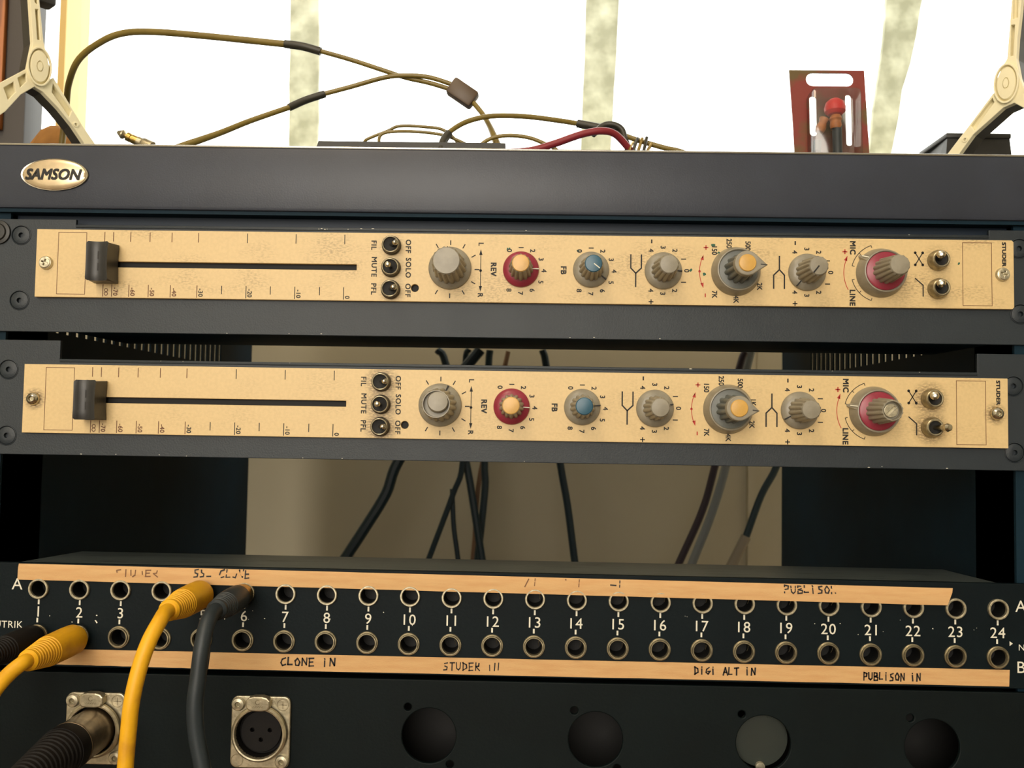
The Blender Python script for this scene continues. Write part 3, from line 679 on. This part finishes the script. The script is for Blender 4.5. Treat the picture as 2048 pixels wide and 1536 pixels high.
# ------------------------------------------------------------------ connector panel
cp = thing('connector_panel', 'black connector panel with two silver microphone sockets and four punched holes', 'panel', (0, 0, -136))
hx = [-187.6, -114.4, -40.6, 32.6, 105.8, 179]
holes = [circ(x, 0, 10.6 if i < 2 else 11.9, 40) for i, x in enumerate(hx)]
for i, x in enumerate(hx[2:]): holes += [circ(x-9.5, 12.2, 1.65, 16), circ(x+9.5, -12.2, 1.65, 16)]
MB().plate(rrect(-246, 236, -34, 24.2, 1.5), holes, 1.6, 3.6, .5).build('front_plate', M['xlr_panel'], cp)
MB().box(-230, 213, 3.4, 40, 22.2, 23.2).build('upper_flange', M['xlr_panel'], cp)
MB().box(-230, 213, 38, 40, -34, 22.4).box(-230, 213, 3.4, 38, -34, -33).build('rear_cover', M['dark'], cp)
g = MB().lathe([(0, -8), (8.5, -8), (12.2, -8)], 40)
for k in range(-3, 4): g.box(k*1.8-.5, k*1.8+.5, 7.6, 9, 10.0-abs(k)*.5, 11.6-abs(k)*.5)
bl = g.build('blank_insert', M['blank_grey'], cp, (105.8, 0, 0))
MB().lathe([(2.2, -7.8), (2.0, -6.6), (0, -6.4)], 20).build('rivet', M['nickel'], bl, (0, 0, -12.5+.5))
def rrect_fl(): return rrect(-13, 13, -15.5, 15.5, 3)
ME['xfl'] = MB().plate(rrect_fl(), [circ(0, 0, 10.3, 40), circ(-10, 12.2, 1.2, 12), circ(10, -12.2, 1.2, 12)], 0, 1.8, .45).mesh('microphone_socket', M['xlr_metal'])
ME['xring'] = MB().lathe([(12.2, 1.6), (12.0, 2.6), (11.2, 3.3), (10.6, 3.2), (10.3, 2.6), (10.2, 1.4)], 56).mesh('ring', M['xlr_metal'])
lt = MB().plate([(-5.2, -1.6), (-4.2, -2.9), (-2, -3.3), (2, -3.3), (4.2, -2.9), (5.2, -1.6), (5.2, 1.2), (4, 2.5), (1.8, 3.1), (-1.8, 3.1), (-4, 2.5), (-5.2, 1.2)], (), -6.2, -2.0, .6)
ME['xlatch'] = lt.mesh('latch', M['xlr_metal'])
em = MB().line(arc(0, .7, .95, 40, 320, 12), .28, -6.26)
for i in range(5): em.line([(-2.2+i*1.0, -1.5), (-1.6+i*1.0, -1.0)], .25, -6.26)
ME['xlatch_mark'] = em.mesh('embossing', M['nickel_dark'])
ME['xscrew'] = MB().lathe([(3.0, 1.6), (3.0, 2.3), (2.5, 3.0), (1.25, 3.2), (1.15, 2.0), (0, 2.0)], 28).mesh('screw', M['nickel'])
ME['xhex'] = MB().lathe([(1.15, 2.1), (0, 2.08)], 6).mesh('drive', M['nickel_dark'])
eb = MB(); eb.line(arc(0, 0, 2.5, 0, 360, 20), .3, -.06); eb.line([(-1.6, 0), (1.6, 0)], .3); eb.line([(0, -1.6), (0, 1.6)], .3)
ME['xemb'] = eb.mesh('embossing', M['nickel_dark'])
eb = MB(); eb.line(arc(0, 0, 2.6, 0, 360, 20), .28, -.06); ME['xemb2'] = eb.mesh('embossing', M['nickel_dark'])
ins = MB().lathe([(10.25, 1.9), (10.0, -3.0), (8.9, -3.0), (8.5, -4.5), (0, -4.5)], 40).mesh('insert', M['boot_black'])
pinm = MB().plate(circ(0, 0, 8.9, 40), [circ(x, z, .95, 14) for x, z in ((-3.9, .6), (3.9, .6), (0, -3.6))], 1.0, 3.2, .2).mesh('contact_face', M['boot_black'])
def socket(x, plugged):
    s = inst('microphone_socket', ME['xfl'], cp, (x, -.3, .5)); inst('ring', ME['xring'], s)
    l = inst('latch', ME['xlatch'], s, (-.4, 2.2, 13.4)); inst('embossing', ME['xlatch_mark'], l)
    for a, b in ((-9.9, 12.2), (9.9, -12.2)): q = inst('screw', ME['xscrew'], s, (a, 1.5, b)); inst('drive', ME['xhex'], q)
    inst('embossing', ME['xemb'], s, (9.6, 0, 12.0)); inst('embossing', ME['xemb2'], s, (-9.9, 0, -12.2))
    inst('insert', ins, s); inst('contact_face', pinm, s)
socket(-187.6, True); socket(-114.4, False)
# ------------------------------------------------------------------ plugged cables
def plug_prof(L, r):
    p = [(r*.82, 0), (r*.9, .8), (r, 2.5), (r*1.02, 9), (r*.99, L*.55)]
    h = L*.58; k = 0; rr = r*.97
    while h < L-3.2:
        p += [(rr, h), (rr, h+.9), (rr-.42, h+1.15), (rr-.42, h+1.5)]; h += 1.6; rr -= r*.035
    p += [(rr, L-2.6), (rr, L-.9), (rr-.8, L), (0, L)]
    return p
def patch_cable(label, j, z, L, r, cr, bodym, cordm, path, lead=(0, -1, 0), collar=None):
    t = thing('patch_cable', label, 'cable', (jx(j), -.6, z))
    y0 = 1.2
    if collar:
        MB().lathe([(r*.78, 1.0), (r*.86, 1.6), (r*.86, 6.5), (r*.7, 7)], 32, ax=lead).build('plug_collar', collar, t); y0 = 6.2
    ax = Vector(lead).normalized()
    MB().lathe(plug_prof(L-y0, r), 36, tuple(ax*y0), lead).build('plug_body', bodym, t)
    e = ax*(L-1.5)
    o = Vector((jx(j), -.6, z))
    pts = [tuple(e), tuple(ax*(L+3))]+[tuple(Vector(p)-o) for p in path]
    MB().tube(pts, cr, 16, 6).build('cord', cordm, t)
    return t
patch_cable('yellow patch cable plugged in socket 5 of row A, cord hanging over the connector panel', 5, -75.6, 38, 6.3, 2.95, M['yellow_rubber'], M['yellow_rubber'],
            [(-140.9, -49, -77.5), (-142.2, -55, -83.5), (-144.2, -58, -92.5), (-145.9, -60, -104.4), (-146.8, -60, -115.5), (-147.6, -60, -131.1), (-149, -60, -165)])
patch_cable('black patch cable plugged in socket 6 of row A', 6, -75.6, 36, 5.5, 3.1, M['black_rubber'], M['black_rubber'],
            [(-123.3, -46.5, -78.5), (-123.6, -50.5, -86.5), (-124.1, -52, -96.9), (-124.7, -53, -107.9), (-123.7, -53, -119.2), (-120.6, -53, -133.1), (-114, -53, -165)], collar=M['brass'])
patch_cable('yellow patch cable plugged in socket 2 of row B', 2, -96.1, 40, 6.5, 2.95, M['yellow_rubber'], M['yellow_rubber'],
            [(-199.8, -48, -99.4), (-202, -54, -104.5), (-206, -60, -115), (-212, -64, -135), (-216, -64, -165)])
patch_cable('black patch cable plugged in socket 1 of row B', 1, -96.1, 38, 6.0, 3.0, M['boot_black'], M['boot_black'],
            [(-217, -48, -97), (-224, -56, -104), (-230, -60, -125), (-232, -60, -165)])
t = thing('microphone_cable', 'black microphone cable with a silver barrel plug in the socket', 'cable', (-187.6, 0, -135.5))
MB().lathe([(9.4, -2), (9.5, 8), (9.6, 20), (9.9, 21.5), (9.9, 22.6), (9.3, 23)], 48).build('plug_barrel', mat('bronzed barrel', (136, 120, 98), .35, .85, var=.3, scale=200, bump=.1), t)
g = MB(); pr = [(9.5, 22), (9.9, 23.2), (9.9, 30)]; h = 30.; rr = 9.6
while h < 66: pr += [(rr, h), (rr, h+1.4), (rr-.5, h+1.8), (rr-.5, h+2.3)]; h += 2.5; rr -= .33
pr += [(rr, h), (0, h+.5)]
g.lathe(pr, 40); g.build('boot', M['boot_black'], t)
MB().tube([(0, -64, 0), (0, -74, -1), (-2, -84, -8), (-3, -86, -25), (-3, -86, -60)], 3.6, 14).build('cord', M['boot_black'], t)
# ------------------------------------------------------------------ cords hanging behind the rack
def hang(label, pts, r, m, floor=True, y=400, sleeve=None):
    t = thing('hanging_cord', label, 'cord', (pts[-1][0], y, -1000), group='cords hanging behind the rack')
    P_ = [(x-pts[-1][0], 0, z+1000) for x, z in pts]
    if floor:
        x, z = pts[-1]; x2, z2 = pts[-2]; s = (x-x2)/(z-z2)
        P_ += [(-s*25, 0, z+975), (-s*45, 0, z+945), (-s*60, 0, z+900), (-s*66, 0, z+830), (-s*68, 0, z+740), (-s*68, 0, 520), (-s*68, 0, 300), (-s*68, 0, r)]
    if sleeve:
        MB().tube(P_[:sleeve[0]], r, 10).build('cord', m, t); MB().tube(P_[sleeve[0]-1:], r*1.45, 10).build('sleeve', sleeve[1], t)
    else: MB().tube(P_, r, 10).build('cord', m, t)
hang('thick dark cord slanting down behind the rack gap', [(-41.4, 68), (-77, 23), (-111.6, -31), (-122, -60), (-139, -89), (-154, -113)], 4.8, M['teal_cord'], y=392)
hang('thin dark cord of the crossing pair behind the rack gap', [(-52.2, 69), (-55.5, 56), (-56, -31), (-64.3, -61), (-82.3, -112)], 2.6, M['teal_cord'], y=402)
hang('short thin cord branching off the slanting thin cord', [(-65.2, -56), (-63.3, -87), (-59.8, -111)], 2.2, M['teal_cord'], y=406)
hang('dark cord leaning towards the straight cord, meeting it above the patchbay', [(-81.7, 69), (-73.3, 55), (-53.8, -31), (-46.4, -69), (-39, -111)], 3.4, M['teal_cord'], y=412)
hang('straight dark cord beside the brown cord behind the rack gap', [(-34.3, 70), (-35.4, 55), (-37.4, -30), (-36.5, -56), (-41.2, -111)], 3.3, M['teal_cord'], y=422)
hang('thin brown cord behind the rack gap', [(-17.8, 70), (-20.7, 56), (-41.6, -43), (-45.7, -104)], 2.2, M['tan_cord'], y=432)
hang('lone dark cord hanging behind the middle of the rack gap', [(13.4, 69), (17.2, 54), (30.4, -30), (37.6, -68), (43.9, -112)], 3.3, M['teal_cord'], y=400)
hang('dark plum cord running alongside the grey cord', [(193, 70), (188, 55), (167.2, -31), (156.5, -70), (137.9, -113)], 3.4, M['plum_cord'], y=400)
hang('grey cord running alongside the plum cord', [(202, 76), (190, 27), (179, -31), (166.5, -74), (151.5, -113)], 3.9, M['grey_cord'], y=410)
hang('dark cord ending in a sand coloured sleeve', [(225, -5), (219.9, -31), (206.9, -56), (193.9, -92), (183, -114)], 3.2, M['teal_cord'], y=396, sleeve=(4, M['sand_sleeve']))
# ------------------------------------------------------------------ things on top of the rack
tp = thing('splitter_cable', 'olive splitter cable arching over the rack top with a brown junction block', 'cable', (-35, 49, 125))
def rel(pts, o=(-35, 49, 125)): return [(a-o[0], b-o[1], c-o[2]) for a, b, c in pts]
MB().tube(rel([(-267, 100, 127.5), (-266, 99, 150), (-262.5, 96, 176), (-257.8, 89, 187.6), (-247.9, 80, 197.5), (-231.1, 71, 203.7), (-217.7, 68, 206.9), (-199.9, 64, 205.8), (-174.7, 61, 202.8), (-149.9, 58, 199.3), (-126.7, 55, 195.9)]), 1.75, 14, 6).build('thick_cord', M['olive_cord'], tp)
MB().tube(rel([(-128, 55, 196.1), (-118.6, 54, 194.5), (-109, 54, 191.9)]), 2.1, 14).build('sleeve', M['sleeve_dark'], tp)
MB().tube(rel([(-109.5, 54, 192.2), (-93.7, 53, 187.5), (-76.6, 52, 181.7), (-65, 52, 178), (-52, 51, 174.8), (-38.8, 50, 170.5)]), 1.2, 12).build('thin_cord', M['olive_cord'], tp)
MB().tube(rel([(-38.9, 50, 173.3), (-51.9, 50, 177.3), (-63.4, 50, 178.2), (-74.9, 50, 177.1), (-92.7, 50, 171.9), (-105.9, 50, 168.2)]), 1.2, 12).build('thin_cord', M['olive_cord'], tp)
MB().tube(rel([(-105.4, 50, 168.2), (-114.5, 48, 164.2), (-122.2, 45, 159.2)]), 1.9, 14).build('sleeve', M['sleeve_dark'], tp)
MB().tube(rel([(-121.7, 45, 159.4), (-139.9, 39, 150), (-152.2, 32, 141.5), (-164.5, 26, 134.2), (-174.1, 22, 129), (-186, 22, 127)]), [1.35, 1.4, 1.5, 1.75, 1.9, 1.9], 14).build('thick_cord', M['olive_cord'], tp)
g = MB().box(-7.4, 7.4, -3.5, 3.5, -4.6, 4.6, 1.3); g.build('junction_block', M['brown_box'], tp, (0, 0, 43.8), rot=(0, R(34), 0))
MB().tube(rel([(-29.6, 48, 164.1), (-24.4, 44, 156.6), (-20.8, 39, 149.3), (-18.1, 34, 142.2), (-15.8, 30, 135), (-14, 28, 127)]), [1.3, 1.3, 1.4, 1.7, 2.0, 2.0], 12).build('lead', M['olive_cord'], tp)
def top_cord(label, pts, r, m, sleeves=()):
    o = (pts[0][0], pts[0][1], 125)
    t = thing('loose_cord', label, 'cord', o)
    MB().tube(rel(pts, o), r, 12).build('cord', m, t)
    for sp, sr, sm in sleeves: MB().tube(rel(sp, o), sr, 12).build('sleeve', sm, t)
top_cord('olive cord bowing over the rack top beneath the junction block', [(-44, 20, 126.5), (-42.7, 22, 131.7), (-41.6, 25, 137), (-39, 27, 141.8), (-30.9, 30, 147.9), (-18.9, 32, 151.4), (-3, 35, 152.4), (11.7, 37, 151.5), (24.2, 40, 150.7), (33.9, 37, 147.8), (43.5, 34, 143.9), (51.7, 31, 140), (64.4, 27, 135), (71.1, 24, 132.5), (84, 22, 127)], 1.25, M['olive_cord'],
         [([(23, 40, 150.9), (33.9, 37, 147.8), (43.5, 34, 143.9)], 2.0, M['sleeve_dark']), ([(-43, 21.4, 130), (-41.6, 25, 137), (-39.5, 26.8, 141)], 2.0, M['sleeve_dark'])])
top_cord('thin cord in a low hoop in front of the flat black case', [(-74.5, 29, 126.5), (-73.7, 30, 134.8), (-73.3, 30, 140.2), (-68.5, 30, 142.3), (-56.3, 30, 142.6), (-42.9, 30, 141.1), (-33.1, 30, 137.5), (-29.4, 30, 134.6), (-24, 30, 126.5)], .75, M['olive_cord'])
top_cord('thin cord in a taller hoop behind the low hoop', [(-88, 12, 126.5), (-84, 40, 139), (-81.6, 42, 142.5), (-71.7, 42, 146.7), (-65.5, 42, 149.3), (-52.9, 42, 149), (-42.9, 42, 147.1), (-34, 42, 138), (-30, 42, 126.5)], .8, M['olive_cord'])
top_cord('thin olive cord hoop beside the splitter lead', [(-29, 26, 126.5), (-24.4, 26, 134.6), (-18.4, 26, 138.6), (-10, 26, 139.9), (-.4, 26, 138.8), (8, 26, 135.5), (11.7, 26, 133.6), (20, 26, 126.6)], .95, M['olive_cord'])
top_cord('thick maroon cord lying on the rack top', [(-14, 13, 127.4), (-.3, 14, 128.9), (11.3, 15, 132.7), (24.2, 16, 137.7), (33.6, 17, 139.6), (40.7, 20, 138.5), (50, 26, 131), (58, 30, 127.2)], 1.7, M['red_cord'])
top_cord('short dark cord end curling over the sleeved cord', [(30, 30, 142), (34.8, 32, 147.1), (39.6, 32, 147.9), (44, 32, 145.7), (45.8, 31, 140), (48, 28, 133), (52, 24, 127.2)], 1.5, M['sleeve_dark'])
t = thing('bare_wire_end', 'bunch of stripped copper wire ends beside the maroon cord', 'wire', (48, 22, 125))
for i in range(6): MB().tube([(random.uniform(-4, -2)+i*2.0, -4, 1.3), (i*2.0-3, 0, 6+random.uniform(-2, 4)), (i*2.2-1, 6, 14+random.uniform(-2, 2))], .8, 8).build('strand', M['brass'] if i % 2 else M['sleeve_dark'], t)
t = thing('jack_plug', 'bare nickel jack plug lying on the rack top', 'plug', (-180, 15, 125))
d = Vector((-14.4, 0, 6.4)).normalized(); c0 = Vector((0, 0, 4.2))
MB().lathe([(0, -2), (3.0, -2), (3.0, 2.5), (2.6, 3.2), (2.4, 3.2), (2.4, 5.5)], 24, c0, d).build('collar', M['nickel_dark'], t)
MB().lathe([(2.1, 5), (2.1, 8.2), (1.7, 8.4), (1.7, 8.9), (2.1, 9.1), (2.1, 11.0), (1.2, 11.3)], 24, c0, d).build('sleeve_contact', M['brass'], t)
MB().lathe([(.9, 11), (.9, 11.9), (2.1, 13.0), (2.2, 13.6), (.7, 16.1), (0, 16.4)], 24, c0, d).build('tip', M['nickel_dark'], t)
t = thing('flat_case', 'flat black case lying on the rack top under the cords', 'case', (-60, 50, 125))
g = MB(); g.add([(-44, -30, 0), (48, -30, 0), (48, 30, 0), (-44, 30, 0), (-41, -29, 9.6), (48, -29, 9.6), (48, 29, 9.6), (-41, 29, 9.6)], [(0, 3, 2, 1), (4, 5, 6, 7), (0, 1, 5, 4), (1, 2, 6, 5), (2, 3, 7, 6), (3, 0, 4, 7)])
g.build('shell', M['black_box'], t); MB().box(-43, 48.2, -30.2, 30.2, 4.4, 4.9).build('seam', M['black_box'], t)
t = thing('black_box', 'small black box behind the slanted leg of the folding stand', 'box', (250, 118, 125))
g = MB(); g.add([(-20, -18, 0), (22, -18, 0), (22, 18, 0), (-20, 18, 0), (-17, -18, 43), (17.2, -18, 43), (15, 16, 43), (-15, 16, 43)], [(0, 3, 2, 1), (4, 5, 6, 7), (0, 1, 5, 4), (1, 2, 6, 5), (2, 3, 7, 6), (3, 0, 4, 7)])
g.build('body', M['black_box'], t); MB().box(-18, 18, -19, 17, 40.5, 43.4, .6).build('lid', M['black_box'], t)
# blister pack
t = thing('blister_pack', 'clear blister pack on a dark red card with a red knobbed tool inside', 'package', (151, 50, 125), (R(-4), 0, 0))
MB().plate([(-17, 0), (20.5, 0), (19.6, 30), (18.6, 60), (-19.5, 60), (-18, 30)], [rrect(-11, 13, 51.5, 58.5, 3.4), rrect(-9.6, -6.0, 25, 46, 1.7), rrect(8.6, 11.6, 20, 47, 1.4)], 0, .7).build('card', M['pack_card'], t)
g = MB(); n = 24
prof = [(1.0, 0), (.97, 3), (.85, 9), (.6, 12.5), (0, 13.5)]
bl_ = MB()
bl_.box(-12, 13, -13, -.1, 2, 46, 3.0); bl_.build('blister', M['blister'], t)
MB().lathe([(0, 5.4), (2.4, 4.9), (4.4, 3.2), (5.2, .5), (5.0, -1.5), (3.5, -3), (0, -3.4)], 32, (1, -6.5, 36.5), (0, 0, 1)).build('tool_knob', M['red_ball'], t)
MB().lathe([(2.6, 0), (2.9, 2), (2.6, 4), (3.2, 5), (2.4, 7), (0, 7.3)], 24, (1.2, -6.5, 26), (0, 0, 1)).build('tool_collar', M['orange_part'], t)
MB().lathe([(0, 0), (2.3, 0), (2.3, 25), (0, 25)], 24, (1.8, -6.5, 2.5), (0, 0, 1)).build('tool_shaft', M['navy_rod'], t)
MB().lathe([(0, 0), (2.0, .5), (2.6, 3), (1.8, 6), (2.4, 8), (0, 9)], 16, (-7, -6, 24), (.35, 0, 1)).build('side_bit', M['orange_part'], t)
MB().lathe([(0, 0), (2.2, .5), (2.0, 6), (0, 7)], 16, (-8.6, -6, 14), (.1, 0, 1)).build('side_bit', M['navy_rod'], t)
# folding stand halves
def stand(label, loc, ang, out, hub, wells, c):
    t = thing('folding_stand', label, 'stand', (loc[0], loc[1], 125.1), (0, 0, R(ang)), 'halves of the folding stand')
    h = loc[2]-125
    S = lambda pts: [(a, b+h) for a, b in pts]
    MB().plate(S(out), (), 0.8, 10, .4).build('body', M['stand_dark'], t)
    fl = MB().plate(S(out), (), 0, .8).build('face', M['stand_cream'], t)
    MB().plate(S(out), [S(w) for w in wells], -2.6, 0.1, .3).build('rib_frame', M['stand_cream'], t)
    MB().plate(S(circ(0, 0, 6.1, 40, 10.4)), [S(circ(0, 0, 5.3, 40, 9.4))], -4.2, -2.4, .2).build('hinge_rim', M['stand_cream'], t)
    dsc = MB().lathe([(1, .0), (1, 3.4), (.93, 4.0), (.35, 4.2), (.34, 3.6), (.28, 3.6), (.27, 4.4), (0, 4.4)], 40, (0, 0, h)).build('hinge_disc', M['stand_cream'], t)
    me = bpy.data.meshes[dsc.data.name]
    for q in me.vertices: q.co.x *= 4.7; q.co.z = h*MM+(q.co.z-h*MM)*8.6
    MB().lathe([(1.6, 0), (1.5, 3.0), (.8, 3.1), (.7, 2.6), (0, 2.6)], 20, (c[0], 0, c[1]+h)).build('rivet', M['stand_cream'], t)
    return t
st = stand('cream and charcoal folding stand half beside the dark cabinet', (-259.9, 60, 183.9), 50,
      [(-9, 62), (-6.3, 39.8), (-3.5, 12.1), (-5.1, .2), (-5.4, -2.2), (-26, -21), (-25, -38), (-15.1, -27.9), (-8.1, -17), (-1.7, -11), (2.6, -12.5), (10.7, -18.9), (18.1, -26.1), (45, -58.9), (53, -58.9), (23.5, -24.7), (7.5, -3.2), (5.6, -4.8), (5.4, 1.6), (2.8, 10.9), (1.8, 14.3), (-1.2, 36.1), (-3.5, 62)],
      None, [[(-3.0, 29.9), (-1.5, 30.2), (.1, 14.5), (-1.3, 14.2)], [(-5.0, 52), (-2.9, 52), (-1.9, 32.6), (-3.3, 33.4)], [(7.4, -6.4), (17.5, -18.4), (16.4, -22.0), (7.0, -11.4)], [(-10, -8.9), (-6.2, -5.2), (-5.6, -9.3), (-8.6, -13.4)], [(-16.4, -15.9), (-11.9, -11.6), (-10.6, -16.3), (-14.1, -21.6)]], (19.9, -25.2))
MB().box(-2, 8, -2, 8, 56.5+38, 63+38, 1.5).build('rubber_pad', M['stand_dark'], st)
stand('cream and charcoal folding stand half in front of the small black box', (246.1, 60, 180.3), -50,
      [(5, 62), (3.1, 48.9), (.1, 13.3), (-1.8, 10.5), (-5.4, 3.1), (-5.7, -2.6), (-7, -3), (-20.4, -18.1), (-54, -55.3), (-45, -55.3), (-17.2, -22.3), (-2, -11.9), (3.3, -10.8), (8.6, -15.3), (20, -28), (20, -19), (7.9, -3.9), (6.1, 1.5), (4.5, 11.9), (5.2, 22.4), (6.8, 35.9), (9, 62)],
      None, [[(-7.4, -5.2), (-6.4, -7.8), (-16.4, -20.2), (-18.2, -17.2)], [(2.2, 30.1), (4.0, 29.7), (3.1, 13.8), (1.6, 14.0)], [(3.6, 52), (6.2, 52), (5.4, 33), (3.0, 33)], [(8, -7.4), (17, -18.2), (17, -22.5), (8.4, -12.5)]], (-21.3, -23.9))
t = thing('brown_pouch', 'small brown cloth pouch behind the folding stand leg', 'pouch', (-283, 124, 125))
MB().lathe([(0, 0), (20, 0), (24, 8), (24, 22), (20, 36), (13, 45), (5, 49), (0, 49.5)], 40, (0, 0, 0), (0, 0, 1), .72, .6, lambda a, k: 1+.06*math.sin(5*a+k)+.03*math.sin(11*a)).build('cloth', M['cloth'], t)
t = thing('tall_cabinet', 'tall dark cabinet with an orange wood edge next to the window', 'cabinet', (-380, 300, -1000))
MB().box(-70, 45.4, -120, -98, 0, 1420, 1).build('body', M['cabinet'], t)
MB().box(-70, 31.6, -124, -120, 1190, 1420, .6).build('edge_trim', M['wood'], t)
for o in bpy.data.objects:      # specks too small to pick apart
    if o.name.split('.')[0] in ('paint_chips', 'scratches', 'pen_mark'): o['kind'] = 'stuff'
